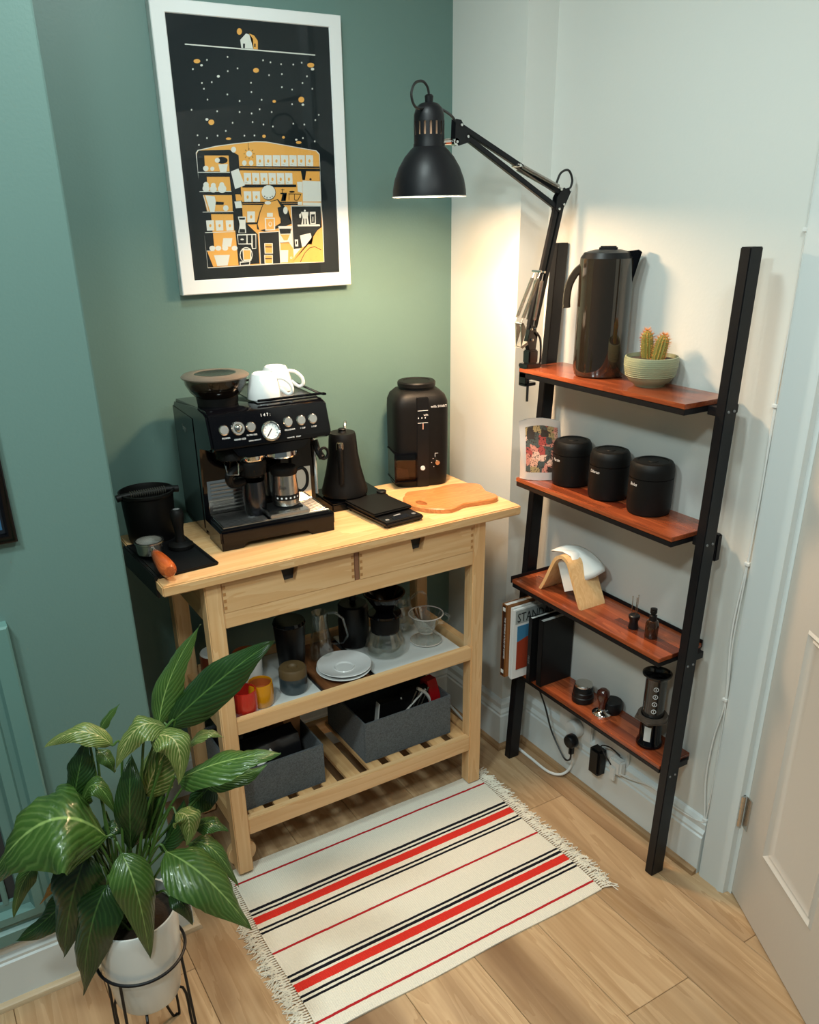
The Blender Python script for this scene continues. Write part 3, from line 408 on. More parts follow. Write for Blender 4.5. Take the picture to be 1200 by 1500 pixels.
# ================================================================ POSTER
POS = json.loads('[["w",[524,3282,577,3341,1035,3435,1515,3496,2035,3551,2330,3551,2825,3488,3298,3423,3695,3373,3778,3295,3756,2254,3773,1596,3753,727,2252,735,522,724,525,1732,523,2506]],["o",[541,3269,593,3327,1047,3420,1520,3480,2035,3534,2326,3534,2815,3472,3283,3408,3675,3358,3757,3280,3734,2252,3751,1603,3731,745,2249,752,540,740,542,1736,540,2501]],["k",[545,3256,597,3331,1373,3357,1591,3242,1573,2500,1560,1708,1330,758,531,744,525,1732,516,2506]],["k",[1560,1708,1659,1706,1922,1467,1906,1114,1908,771,1330,758,1395,1712]],["o",[726,3227,1334,3233,1323,2887,708,2885]],["o",[735,2771,1311,2772,1316,2457,721,2461]],["o",[601,2374,1326,2368,1313,2004,653,2015]],["o",[747,1952,1313,1941,1303,1528,742,1543]],["o",[750,1529,1331,1570,1332,1106,743,1122]],["o",[549,1123,1334,1120,1337,763,668,752]],["w",[519,2861,1327,2863,1328,2877,521,2875]],["w",[515,2445,1324,2445,1326,2459,517,2458]],["w",[540,1993,1325,1991,1327,2005,541,2007]],["w",[549,1533,1311,1535,1312,1549,550,1547]],["w",[542,1116,742,1114,743,1129,543,1130]],["k",[1301,3131,1283,3098,1241,3071,1182,3056,1119,3056,1063,3070,1027,3096,1017,3128,1034,3161,1076,3187,1135,3203,1198,3203,1254,3189,1290,3163]],["w",[1054,3042,1292,3049,1242,2881,1083,2875]],["w",[1102,3129,1093,3106,1073,3087,1047,3076,1019,3076,995,3086,979,3105,976,3128,985,3151,1004,3170,1030,3181,1058,3181,1082,3171,1098,3152]],["w",[799,2952,790,2926,768,2906,739,2894,709,2894,683,2905,666,2926,663,2951,672,2977,694,2998,722,3009,753,3009,779,2998,796,2978]],["w",[946,2945,938,2925,922,2909,899,2900,875,2900,855,2908,842,2924,839,2944,847,2964,863,2980,886,2989,909,2989,930,2980,943,2965]],["w",[765,2600,755,2574,734,2553,705,2542,674,2542,648,2554,631,2575,627,2601,637,2627,659,2647,688,2659,718,2659,744,2647,761,2626]],["w",[774,2518,762,2485,734,2459,697,2444,658,2444,625,2459,604,2486,599,2519,612,2552,639,2579,676,2593,715,2593,748,2578,770,2551]],["w",[940,2586,931,2562,911,2543,885,2533,857,2533,833,2544,817,2563,814,2586,823,2610,842,2629,869,2639,897,2639,921,2629,936,2610]],["w",[956,2504,943,2470,916,2444,879,2429,839,2429,805,2444,784,2471,779,2505,792,2538,819,2564,856,2579,896,2579,929,2564,951,2537]],["w",[1158,2599,1149,2575,1129,2556,1102,2546,1074,2546,1049,2556,1034,2576,1030,2599,1039,2623,1059,2642,1085,2653,1114,2653,1138,2642,1154,2623]],["w",[1199,2508,1184,2467,1150,2435,1104,2417,1056,2417,1015,2436,988,2468,982,2509,997,2549,1031,2582,1076,2600,1124,2599,1166,2581,1193,2549]],["w",[647,2368,881,2344,900,2228,843,2006,731,2008]],["k",[900,2228,1106,2212,1090,2156,885,2159]],["w",[591,2366,675,2012,694,2016,609,2371]],["w",[1211,2079,1201,2049,1178,2026,1149,2014,1117,2014,1090,2028,1073,2051,1069,2081,1079,2110,1101,2133,1131,2145,1163,2145,1190,2132,1207,2108]],["o",[897,2150,1083,2148,1063,2025,890,2027]],["w",[604,1814,802,1816,782,1585,603,1584]],["o",[727,1694,723,1678,713,1665,701,1658,688,1659,677,1666,671,1679,670,1695,675,1711,684,1723,696,1730,709,1730,720,1722,726,1709]],["w",[840,1809,1039,1811,1021,1578,839,1577]],["o",[965,1688,960,1672,950,1659,938,1652,925,1653,914,1660,908,1673,907,1689,911,1705,921,1718,933,1725,946,1724,957,1717,963,1704]],["w",[1104,1804,1306,1805,1288,1571,1104,1570]],["o",[1231,1681,1226,1665,1216,1653,1204,1646,1191,1646,1180,1654,1173,1667,1172,1683,1176,1699,1186,1712,1198,1718,1212,1718,1223,1711,1229,1698]],["w",[768,1178,758,1154,734,1135,702,1125,668,1126,638,1138,619,1159,614,1184,625,1209,648,1228,680,1238,715,1236,744,1224,764,1204]],["w",[924,1173,914,1148,890,1129,857,1119,823,1120,793,1132,773,1153,768,1178,779,1203,803,1222,835,1232,870,1231,900,1219,919,1198]],["w",[1104,1166,1093,1142,1069,1122,1036,1112,1001,1113,971,1126,952,1147,947,1172,957,1197,981,1216,1014,1226,1049,1225,1079,1213,1098,1192]],["w",[1351,1158,1340,1133,1316,1113,1283,1103,1248,1104,1217,1117,1197,1138,1192,1163,1203,1188,1227,1208,1260,1218,1295,1217,1326,1204,1346,1183]],["w",[1001,1401,1236,1394,1183,1199,947,1207]],["w",[715,1018,1130,1011,1047,765,774,762]],["k",[1858,3521,1855,3353,1865,3354,1868,3521]],["w",[1944,3278,1933,3250,1909,3227,1877,3214,1842,3214,1812,3226,1792,3248,1788,3277,1798,3305,1822,3328,1854,3341,1889,3341,1919,3329,1939,3307]],["k",[1969,3273,2009,3274,2010,3285,1970,3284]],["k",[1928,3213,1954,3190,1964,3198,1938,3221]],["k",[1850,3190,1847,3157,1860,3158,1864,3190]],["k",[1782,3219,1752,3195,1760,3188,1790,3211]],["k",[1762,3282,1723,3281,1722,3270,1761,3271]],["k",[1803,3342,1778,3365,1768,3357,1793,3334]],["k",[1880,3365,1884,3397,1871,3397,1867,3364]],["k",[1949,3336,1979,3360,1971,3367,1941,3344]],["w",[1539,3362,1530,3334,1510,3312,1483,3299,1454,3298,1430,3311,1415,3333,1411,3361,1421,3389,1441,3411,1467,3424,1496,3425,1520,3413,1535,3390]],["w",[1781,3075,1772,3049,1754,3028,1729,3016,1703,3016,1681,3027,1667,3048,1664,3074,1672,3100,1690,3121,1715,3133,1741,3133,1763,3122,1777,3101]],["w",[1957,3076,1949,3050,1930,3029,1906,3017,1879,3017,1857,3028,1843,3049,1839,3075,1848,3101,1866,3123,1891,3134,1917,3135,1939,3123,1954,3102]],["w",[2046,3252,2236,3249,2221,3006,2030,3011]],["o",[2162,3122,2158,3105,2148,3092,2135,3084,2122,3084,2111,3091,2104,3105,2103,3121,2107,3138,2117,3152,2129,3159,2142,3159,2154,3152,2161,3139]],["k",[2073,3047,2125,3047,2126,3053,2073,3052]],["w",[2263,3255,2456,3251,2441,3007,2248,3012]],["o",[2381,3124,2377,3107,2367,3093,2355,3086,2341,3086,2330,3093,2323,3106,2321,3123,2326,3140,2335,3154,2348,3161,2361,3161,2373,3154,2380,3140]],["k",[2291,3048,2345,3049,2345,3054,2292,3054]],["w",[2483,3257,2678,3254,2664,3009,2469,3013]],["o",[2603,3126,2598,3109,2589,3095,2576,3087,2563,3087,2551,3095,2544,3108,2542,3125,2547,3142,2556,3156,2569,3163,2582,3163,2594,3156,2601,3142]],["k",[2512,3050,2566,3050,2567,3056,2513,3055]],["w",[2705,3260,2901,3257,2889,3010,2692,3015]],["o",[2826,3127,2822,3110,2812,3097,2800,3089,2786,3089,2774,3096,2767,3110,2765,3127,2770,3144,2779,3158,2792,3165,2806,3165,2817,3158,2825,3144]],["k",[2735,3051,2790,3052,2790,3057,2736,3057]],["w",[2929,3262,3127,3259,3116,3011,2917,3016]],["o",[3052,3129,3048,3112,3038,3098,3025,3091,3012,3091,3000,3098,2992,3112,2991,3129,2995,3146,3004,3160,3017,3167,3031,3167,3043,3160,3051,3146]],["k",[2961,3053,3016,3053,3016,3059,2961,3058]],["w",[3155,3265,3356,3262,3345,3013,3144,3017]],["o",[3280,3131,3276,3114,3266,3100,3253,3093,3239,3092,3227,3100,3220,3114,3218,3131,3222,3148,3232,3162,3245,3169,3259,3170,3271,3162,3279,3148]],["k",[3188,3054,3244,3055,3244,3060,3189,3060]],["w",[3384,3268,3586,3264,3577,3014,3373,3019]],["o",[3511,3133,3506,3116,3497,3102,3484,3094,3470,3094,3457,3102,3450,3116,3448,3133,3452,3150,3462,3164,3475,3172,3489,3172,3501,3164,3509,3150]],["k",[3418,3056,3474,3056,3474,3062,3418,3062]],["k",[1592,3008,3760,3010,3768,2900,1583,2915]],["o",[1604,2964,3750,2964,3751,2975,1605,2975]],["w",[1681,2860,1870,2855,1859,2605,1675,2606]],["o",[1801,2717,1796,2700,1787,2686,1774,2679,1761,2679,1750,2686,1743,2700,1742,2717,1747,2733,1756,2747,1769,2754,1782,2754,1793,2747,1800,2733]],["k",[1705,2636,1757,2636,1758,2642,1705,2642]],["w",[1897,2861,2088,2856,2078,2604,1892,2605]],["o",[2019,2716,2014,2700,2004,2686,1992,2678,1979,2678,1967,2686,1960,2700,1959,2716,1964,2733,1973,2747,1986,2755,1999,2755,2010,2747,2017,2733]],["k",[1922,2636,1975,2636,1975,2641,1922,2641]],["w",[2115,2861,2308,2856,2299,2604,2111,2604]],["o",[2238,2716,2234,2699,2224,2686,2211,2678,2198,2678,2187,2686,2180,2699,2178,2716,2183,2733,2192,2747,2205,2755,2218,2755,2230,2747,2237,2733]],["k",[2141,2635,2194,2635,2195,2641,2141,2641]],["w",[2335,2862,2530,2857,2522,2603,2332,2604]],["o",[2460,2716,2456,2699,2446,2685,2433,2678,2420,2678,2408,2685,2401,2699,2399,2716,2404,2733,2413,2747,2426,2755,2440,2755,2451,2747,2459,2733]],["k",[2362,2635,2416,2635,2416,2640,2362,2640]],["w",[2557,2863,2754,2857,2747,2602,2556,2603]],["o",[2684,2716,2680,2699,2670,2685,2657,2677,2643,2678,2632,2685,2624,2699,2623,2716,2627,2733,2637,2747,2650,2755,2663,2755,2675,2747,2683,2733]],["k",[2585,2634,2640,2634,2640,2640,2586,2640]],["w",[2781,2863,2980,2858,2974,2602,2781,2602]],["o",[2910,2716,2906,2699,2896,2685,2883,2677,2869,2677,2858,2685,2850,2699,2848,2716,2853,2733,2863,2747,2876,2755,2889,2755,2901,2747,2909,2733]],["k",[2811,2634,2866,2633,2867,2639,2811,2639]],["k",[1616,2600,3071,2596,3067,2538,1616,2534]],["w",[1640,2450,1838,2448,1821,2212,1636,2214]],["o",[1762,2320,1758,2302,1748,2289,1735,2281,1722,2281,1711,2289,1704,2303,1703,2320,1708,2337,1717,2351,1730,2358,1743,2358,1754,2350,1761,2337]],["w",[1871,2448,2070,2447,2055,2209,1868,2211]],["o",[1995,2317,1990,2300,1980,2286,1968,2279,1954,2279,1943,2287,1936,2301,1935,2318,1939,2335,1949,2349,1962,2356,1975,2356,1986,2348,1993,2335]],["k",[1571,2214,3175,2201,3176,2120,1577,2149]],["o",[1590,2176,3154,2162,3155,2171,1591,2185]],["w",[1688,1997,1894,1994,1871,1747,1670,1752]],["o",[1812,1869,1807,1852,1797,1838,1785,1831,1771,1831,1760,1839,1753,1853,1752,1870,1756,1888,1766,1902,1779,1909,1792,1909,1804,1901,1810,1887]],["k",[1596,1742,1965,1745,1967,1699,1599,1701]],["w",[1355,2887,1555,2956,1686,2583,1424,2501]],["o",[1415,2384,1545,2383,1597,2242,1423,2239]],["w",[1375,2222,1547,2237,1570,2079,1399,2070]],["w",[3252,2687,3757,2669,3752,2195,3228,2201]],["w",[3096,2659,3243,2658,3231,2399,3104,2434]],["w",[3226,2183,3743,2171,3746,2100,3222,2119]],["w",[3087,2197,3203,2195,3197,2125,3081,2127]],["k",[3220,2916,3373,2916,3323,2699,3253,2699]],["k",[3511,2716,3507,2704,3497,2695,3484,2690,3470,2690,3458,2695,3450,2704,3447,2716,3451,2727,3461,2736,3474,2741,3488,2741,3500,2736,3508,2727]],["k",[2618,2409,2800,2408,2787,2373,2701,2374,2692,2265,2750,2218,2619,2219,2664,2265,2673,2374,2616,2380]],["k",[2675,2500,2668,2409,2685,2408,2692,2500]],["k",[2640,2475,2736,2474,2737,2485,2641,2486]],["k",[2847,2393,2835,2240,2849,2240,2861,2393]],["k",[2999,2383,2988,2238,3002,2238,3013,2383]],["k",[2839,2377,3187,2369,3188,2383,2840,2392]],["k",[3180,2379,3082,2241,3097,2234,3195,2372]],["k",[3090,2245,3003,2246,3002,2231,3089,2230]],["k",[3017,2429,3008,2420,2987,2414,2956,2410,2922,2410,2891,2414,2871,2421,2864,2430,2872,2439,2894,2446,2925,2449,2959,2449,2989,2445,3010,2438]],["k",[2242,2198,2538,2266,2809,2002,2811,1797,2890,1692,2675,1623,2114,1520,1916,1584,1916,1729,2021,1986,2121,2157]],["o",[2255,2189,2519,2244,2609,2092,2560,1919,2571,1714,2398,1630,2119,1578,1974,1553,1940,1699,2032,1957,2129,2142]],["k",[2511,2071,2609,2098,2738,1974,2747,1828,2617,1766,2541,1861]],["w",[2789,2002,2779,1965,2760,1934,2733,1918,2705,1919,2682,1936,2667,1967,2664,2004,2673,2042,2693,2072,2719,2089,2747,2088,2771,2071,2785,2040]],["k",[2499,2416,2473,2339,2413,2278,2331,2244,2244,2245,2168,2280,2120,2342,2108,2418,2134,2494,2193,2555,2274,2588,2361,2588,2437,2554,2486,2492]],["w",[2486,2421,2461,2350,2403,2293,2324,2261,2240,2262,2167,2295,2120,2353,2108,2424,2133,2495,2190,2552,2268,2583,2352,2583,2425,2551,2473,2493]],["k",[2258,2298,2256,2290,2252,2284,2246,2281,2240,2281,2235,2285,2232,2291,2231,2298,2233,2305,2237,2311,2243,2315,2249,2315,2254,2311,2257,2305]],["k",[2346,2303,2344,2295,2340,2289,2334,2286,2328,2286,2323,2289,2320,2295,2319,2303,2321,2310,2326,2316,2331,2319,2337,2319,2343,2316,2346,2310]],["k",[2403,2331,2401,2323,2397,2317,2391,2314,2385,2314,2380,2317,2377,2323,2376,2331,2378,2338,2382,2344,2388,2348,2394,2347,2399,2344,2403,2338]],["k",[2200,2332,2198,2325,2194,2319,2188,2316,2182,2316,2177,2319,2174,2325,2174,2333,2176,2340,2180,2346,2185,2349,2191,2349,2197,2346,2200,2340]],["w",[2346,2182,2336,2165,2310,2151,2274,2144,2235,2145,2200,2153,2177,2167,2170,2185,2180,2202,2206,2215,2242,2223,2281,2222,2316,2214,2339,2200]],["w",[1950,1510,2871,1529,2860,744,1927,749]],["k",[1968,1495,2498,1504,2478,755,1942,760]],["o",[2525,1241,2751,1264,2886,1079,2861,751,2492,754]],["w",[2143,1840,2416,1840,2405,1548,2133,1543]],["o",[2174,1810,2386,1812,2372,1572,2166,1566]],["w",[2214,1954,2374,1951,2366,1859,2206,1862]],["w",[2327,1690,2320,1665,2305,1645,2285,1634,2264,1635,2246,1646,2234,1667,2232,1692,2239,1718,2254,1738,2274,1748,2295,1748,2313,1736,2325,1716]],["o",[2311,1696,2306,1679,2296,1665,2283,1657,2270,1658,2258,1666,2251,1680,2249,1698,2254,1716,2264,1730,2277,1737,2290,1737,2302,1729,2309,1714]],["w",[2495,1639,2879,1636,2826,1411,2745,1276,2612,1274,2533,1420]],["k",[2518,1580,2846,1572,2823,1456,2536,1455]],["o",[2535,1443,2807,1436,2726,1301,2628,1298]],["w",[2497,1069,2729,1066,2698,770,2479,773]],["k",[2510,1236,2784,1227,2785,1239,2511,1248]],["w",[2831,874,2827,862,2817,853,2804,848,2790,849,2777,855,2769,865,2767,877,2771,888,2781,898,2794,902,2808,902,2821,896,2829,886]],["o",[2817,875,2815,868,2809,863,2802,860,2794,861,2787,864,2783,869,2781,876,2784,883,2789,888,2796,890,2804,890,2811,887,2816,881]],["w",[2076,1250,2309,1243,2295,995,2067,1004]],["o",[2095,1235,2287,1228,2275,1011,2089,1018]],["k",[2096,1173,2282,1166,2280,1142,2094,1149]],["w",[2051,975,2285,966,2274,752,2045,762]],["o",[2070,959,2263,951,2254,768,2067,776]],["k",[2071,896,2258,888,2256,864,2069,872]],["w",[1432,1882,1649,1878,1613,1707,1613,1505,1407,1510,1460,1710]],["k",[1456,1859,1621,1856,1603,1810,1464,1813]],["k",[1449,1601,1588,1592,1586,1511,1427,1516]],["w",[1364,1477,1878,1474,1846,1128,1737,1120,1714,1233,1380,1244]],["k",[1388,1453,1614,1452,1595,1260,1382,1265]],["k",[1641,1452,1748,1454,1730,1262,1629,1259]],["k",[1775,1453,1856,1451,1834,1146,1759,1143]],["w",[1538,1356,1532,1347,1518,1340,1499,1337,1479,1338,1460,1342,1448,1350,1445,1359,1450,1367,1464,1374,1483,1377,1503,1377,1522,1372,1534,1365]],["w",[1737,987,1712,908,1657,846,1583,814,1506,817,1439,855,1397,921,1388,1001,1413,1079,1468,1140,1541,1173,1618,1170,1685,1132,1728,1067]],["k",[1716,982,1694,911,1645,855,1580,825,1511,828,1452,863,1416,922,1408,994,1430,1065,1478,1120,1543,1150,1612,1147,1671,1113,1708,1054]],["w",[1475,1130,1703,1121,1691,855,1474,852]],["o",[1499,1105,1680,1099,1666,886,1490,881]],["w",[1372,839,1659,845,1639,744,1369,744]],["k",[1396,814,1633,822,1621,763,1391,761]],["w",[2881,2112,3739,2100,3706,739,2869,756]],["k",[2900,2094,3723,2082,3733,1537,3474,1362,3349,1123,2886,1079]],["w",[3036,1662,3668,1659,3679,1611,3040,1620]],["w",[3157,1961,3370,1958,3340,1831,3364,1660,3143,1665,3191,1834]],["w",[3100,1903,3162,1932,3147,1820,3105,1821]],["k",[3210,1804,3238,1803,3229,1669,3193,1670]],["k",[3274,1802,3302,1802,3307,1668,3272,1668]],["w",[3294,1988,3291,1978,3282,1970,3270,1966,3258,1966,3247,1971,3239,1979,3237,1989,3241,2000,3249,2008,3261,2012,3274,2012,3285,2007,3292,1999]],["w",[3406,1957,3571,1960,3559,1668,3401,1665]],["k",[3431,1897,3546,1901,3532,1692,3431,1689]],["w",[3477,1843,3499,1842,3491,1723,3469,1724]],["w",[3088,1404,3390,1455,3416,1364,3353,1178,3125,1119]],["w",[2932,1312,3024,1309,3019,1140,2934,1143]],["k",[2957,1269,2993,1268,2987,1190,2951,1191]],["o",[2819,762,2903,926,3095,1101,3317,1185,3411,1176,3476,1392,3593,1510,3736,1591,3735,738]],["k",[3081,793,3202,972,3186,979,3065,800]],["k",[3200,970,3354,1093,3341,1104,3188,981]],["k",[3349,1091,3496,1110,3493,1125,3346,1106]],["k",[3490,1111,3675,1025,3684,1038,3499,1124]],["k",[3060,752,3081,794,3065,800,3043,758]],["k",[3594,1419,3590,1414,3583,1414,3580,1420,3584,1425,3591,1425]],["k",[3656,1235,3652,1230,3644,1230,3641,1235,3645,1240,3652,1240]],["k",[3051,890,3047,884,3040,885,3036,890,3040,895,3048,895]],["k",[3280,1064,3276,1059,3269,1059,3265,1065,3269,1070,3277,1070]],["k",[3372,815,3368,810,3361,810,3357,816,3361,821,3369,820]],["k",[3522,871,3518,865,3511,866,3508,871,3512,876,3519,876]],["w",[530,5453,3784,5428,3788,5454,535,5477]],["w",[1871,5632,2028,5769,2199,5733,2224,5471,1885,5475]],["o",[2103,5774,2225,5742,2310,5641,2294,5467,2183,5469,2193,5669]],["k",[1934,5565,1983,5564,1974,5476,1925,5477]],["k",[2214,5583,2249,5581,2243,5512,2208,5514]],["o",[1933,5802,1916,5761,1882,5735,1842,5732,1812,5754,1804,5793,1821,5833,1855,5860,1895,5862,1924,5840]],["o",[856,5154,837,5127,795,5109,745,5107,706,5120,694,5145,712,5171,755,5189,805,5192,843,5179]],["o",[2285,5045,2268,5016,2228,4996,2180,4993,2144,5009,2132,5038,2149,5067,2189,5087,2237,5089,2273,5074]],["o",[3750,5230,3730,5199,3679,5178,3619,5175,3572,5191,3555,5219,3576,5250,3626,5271,3686,5274,3734,5258]],["o",[3428,4484,3410,4445,3367,4420,3317,4419,3278,4441,3265,4478,3283,4516,3326,4541,3376,4543,3415,4521]],["o",[1052,3929,1034,3895,995,3873,949,3871,914,3892,904,3925,922,3960,962,3982,1007,3983,1042,3963]],["o",[2669,4417,2659,4400,2634,4388,2605,4387,2582,4397,2574,4414,2585,4432,2610,4443,2639,4444,2662,4435]],["o",[1440,3594,1425,3578,1389,3568,1345,3568,1311,3576,1299,3591,1314,3606,1350,3616,1394,3617,1428,3608]],["o",[2335,3663,2324,3642,2299,3629,2270,3629,2248,3641,2240,3661,2251,3682,2276,3695,2305,3695,2328,3683]],["o",[2840,3651,2831,3633,2812,3622,2788,3621,2770,3632,2765,3650,2773,3668,2793,3680,2816,3680,2834,3669]],["o",[3284,3545,3268,3526,3229,3514,3181,3514,3143,3524,3130,3542,3146,3561,3185,3573,3233,3574,3271,3563]],["w",[1295,4875,1282,4856,1253,4847,1227,4853,1217,4871,1231,4890,1259,4899,1286,4892]],["w",[908,5074,896,5058,872,5050,849,5055,841,5070,853,5087,877,5094,900,5089]],["w",[3745,5145,3729,5123,3694,5112,3660,5119,3647,5140,3663,5162,3698,5173,3732,5166]],["w",[3420,4376,3408,4359,3380,4351,3354,4357,3344,4373,3356,4391,3384,4399,3410,4393]],["w",[916,3984,902,3965,873,3956,847,3963,837,3981,851,4001,880,4009,907,4002]],["w",[3179,3605,3168,3590,3144,3583,3121,3589,3113,3604,3124,3619,3147,3626,3170,3620]],["w",[1544,5275,1533,5258,1513,5256,1505,5273,1517,5291,1536,5292]],["w",[1036,5187,1025,5170,1005,5169,998,5185,1009,5203,1029,5204]],["w",[2427,5257,2415,5239,2395,5237,2386,5255,2398,5273,2418,5274]],["w",[2614,5226,2602,5208,2581,5207,2572,5224,2584,5242,2605,5244]],["w",[2887,5204,2875,5186,2854,5185,2845,5202,2857,5220,2878,5221]],["w",[3208,5213,3196,5195,3175,5193,3165,5211,3177,5229,3199,5231]],["w",[3435,5263,3423,5244,3402,5243,3392,5261,3404,5279,3426,5280]],["w",[1519,4990,1507,4972,1487,4971,1479,4988,1491,5006,1511,5007]],["w",[1768,5059,1757,5041,1737,5040,1728,5057,1740,5075,1760,5076]],["w",[679,4987,668,4969,649,4968,641,4985,653,5003,672,5004]],["w",[2554,4960,2543,4942,2522,4941,2513,4958,2525,4977,2546,4978]],["w",[2891,4997,2879,4979,2858,4978,2849,4995,2861,5014,2882,5015]],["w",[1101,4749,1090,4731,1070,4730,1062,4747,1074,4765,1094,4766]],["w",[3555,4984,3543,4965,3521,4964,3512,4982,3524,5001,3545,5002]],["w",[2077,4781,2065,4763,2045,4762,2036,4779,2048,4798,2069,4799]],["w",[3426,4838,3414,4819,3392,4818,3383,4836,3395,4855,3417,4856]],["w",[1458,4517,1446,4498,1426,4498,1418,4515,1430,4533,1450,4534]],["w",[862,4722,850,4704,831,4703,823,4720,835,4738,854,4739]],["w",[896,4607,885,4589,865,4588,858,4605,869,4623,889,4624]],["w",[2069,4591,2057,4572,2037,4572,2028,4589,2040,4608,2061,4608]],["w",[2868,4725,2856,4706,2835,4705,2826,4723,2838,4742,2859,4743]],["w",[3136,4686,3124,4667,3102,4666,3093,4684,3105,4703,3127,4704]],["w",[3684,4726,3672,4707,3650,4706,3640,4724,3653,4743,3675,4744]],["w",[958,4391,946,4373,927,4372,919,4390,931,4408,950,4408]],["w",[1750,4392,1738,4373,1718,4373,1710,4390,1722,4409,1742,4410]],["w",[2317,4438,2304,4419,2284,4419,2275,4436,2287,4455,2308,4456]],["w",[3112,4374,3100,4355,3078,4354,3069,4372,3081,4391,3103,4392]],["w",[546,4169,534,4151,515,4150,507,4168,519,4186,538,4186]],["w",[1167,4161,1155,4142,1135,4142,1127,4159,1139,4178,1159,4178]],["w",[1727,4162,1715,4143,1695,4143,1686,4161,1698,4179,1719,4180]],["w",[2031,4142,2019,4124,1998,4123,1990,4141,2002,4160,2023,4160]],["w",[2246,4238,2234,4219,2214,4218,2205,4236,2217,4255,2238,4256]],["w",[2555,4188,2543,4170,2522,4169,2513,4187,2525,4206,2546,4207]],["w",[3824,4167,3812,4148,3790,4147,3780,4166,3792,4185,3815,4186]],["w",[2039,3960,2027,3942,2007,3941,1998,3959,2010,3978,2031,3979]],["w",[1526,3930,1514,3911,1494,3911,1486,3929,1498,3947,1518,3948]],["w",[2316,3917,2304,3898,2283,3897,2274,3915,2286,3934,2307,3935]],["w",[2560,3880,2548,3861,2527,3860,2518,3879,2530,3898,2551,3898]],["w",[3112,3955,3100,3936,3078,3935,3069,3954,3081,3973,3103,3973]],["w",[3412,3945,3399,3926,3377,3925,3368,3944,3380,3963,3402,3964]],["w",[3722,4050,3710,4031,3688,4030,3678,4049,3690,4068,3713,4069]],["w",[1337,3757,1325,3738,1305,3738,1296,3756,1309,3774,1329,3775]],["w",[1120,3651,1108,3632,1088,3632,1080,3650,1092,3668,1112,3669]],["w",[851,3595,839,3576,819,3576,812,3594,824,3612,843,3613]],["w",[627,3649,615,3631,596,3630,588,3648,600,3666,620,3667]],["w",[1800,3665,1787,3646,1767,3646,1758,3664,1771,3683,1791,3683]],["w",[2059,3674,2047,3656,2026,3655,2017,3674,2029,3692,2050,3693]],["w",[3352,3644,3339,3624,3317,3624,3308,3643,3320,3662,3342,3663]],["w",[3675,3579,3662,3559,3640,3559,3630,3578,3643,3597,3665,3598]],["w",[637,3448,625,3430,606,3430,598,3448,610,3466,630,3466]]]')
po = thing('framed_poster', 'white framed black and orange coffee shop poster hanging on green wall', 'picture', (-.583, -.012, 1.46))
X0, X1, Z0, Z1 = -.819, -.347, 1.4618, 2.081
bm = nbm(); prev = None
for ins, y in [(0, -.001), (0, -.024), (.002, -.026), (.032, -.026), (.034, -.024), (.034, -.012)]:
    q = [bm.verts.new((X0+ins, y, Z0+ins)), bm.verts.new((X1-ins, y, Z0+ins)), bm.verts.new((X1-ins, y, Z1-ins*.8)), bm.verts.new((X0+ins, y, Z1-ins*.8))]
    if prev:
        for k in range(4): bm.faces.new((prev[k], prev[(k+1) % 4], q[(k+1) % 4], q[k]))
    prev = q
obj('frame', bm, mat('white_frame', (.74, .75, .74), .35), po, ang=20, wl=po)
bm = nbm(); box(bm, X0+.03, X1-.03, -.0235, -.002, Z0+.03, Z1-.024); obj('backing_print', bm, mat('black_print_paper', (.006, .010, .012), .5, spec=.2), po, wl=po)
cols = {'k': mat('print_black', (.006, .010, .012), .5, spec=.2), 'o': mat('print_orange', '#e3a24a', .5), 'w': mat('print_white', '#d8d5cc', .5)}
bm = nbm(); idx = {'k': 0, 'o': 1, 'w': 2}
for n, (c, fl) in enumerate(POS):
    y = -.0237-n*.000004
    vs = [bm.verts.new((fl[i]/1e4-.8, y, fl[i+1]/1e4+1.45)) for i in range(0, len(fl), 2)]
    f = bm.faces.new(vs); f.material_index = idx[c]
bmesh.ops.triangulate(bm, faces=bm.faces)
obj('print', bm, [cols['k'], cols['o'], cols['w']], po, flat=True, wl=po)
bm = nbm(); box(bm, X0+.0335, X1-.0335, -.0258, -.0252, Z0+.0335, Z1-.028); obj('glass_pane', bm, 'pane', po, wl=po)

# ================================================================ CART
cart = thing('kitchen_cart', 'pale birch kitchen cart with two drawers, slatted base and wooden wheels', 'cart', (-.58, -.278, 0))
def cp(name, m, parent=cart, **k):
    def deco(bm): return obj(name, bm, m, parent, wl=cart, **k)
    return deco
def cbox(name, m, *a, bev=.0015, parent=cart):
    bm = nbm(); box(bm, *a, bev=bev); return obj(name, bm, m, parent, wl=cart)
cbox('worktop', 'top', -1.0797, -.0797, -.4695, -.0865, .874, .900, bev=.003)
FL0, FL1, FR0, FR1 = -.9816, -.9400, -.2249, -.1830
for x0, x1 in ((FL0, FL1), (FR0, FR1)):
    for y0, y1 in ((-.4496, -.408), (-.150, -.108)):
        cbox('leg', 'birch_z', x0, x1, y0, y1, .0062 if x0 > -.5 else .012, .874, bev=.003)
cbox('apron_rail', 'birch_x', FL1, FR0, -.4490, -.4300, .750, .7905)
cbox('apron_rail', 'birch_x', FL1, FR0, -.130, -.112, .750, .874)
for x0, x1 in ((FL0+.01, FL1-.008), (FR0+.008, FR1-.01)):
    cbox('side_rail', 'birch_y', x0, x1, -.408, -.150, .750, .874)
    cbox('side_rail', 'birch_y', x0, x1, -.408, -.150, .445, .4885)
    cbox('side_rail', 'birch_y', x0, x1, -.408, -.150, .133, .1815)
for y0, y1 in ((-.4490, -.428), (-.130, -.112)):
    cbox('shelf_rail', 'birch_x', FL1, FR0, y0, y1, .4485, .4895)
    cbox('shelf_rail', 'birch_x', FL1, FR0, y0, y1, .1325, .1835)
cbox('drawer_divider', mat('walnut_divider', '#8a5f45', .5), -.592, -.579, -.4485, -.43, .7905, .874)
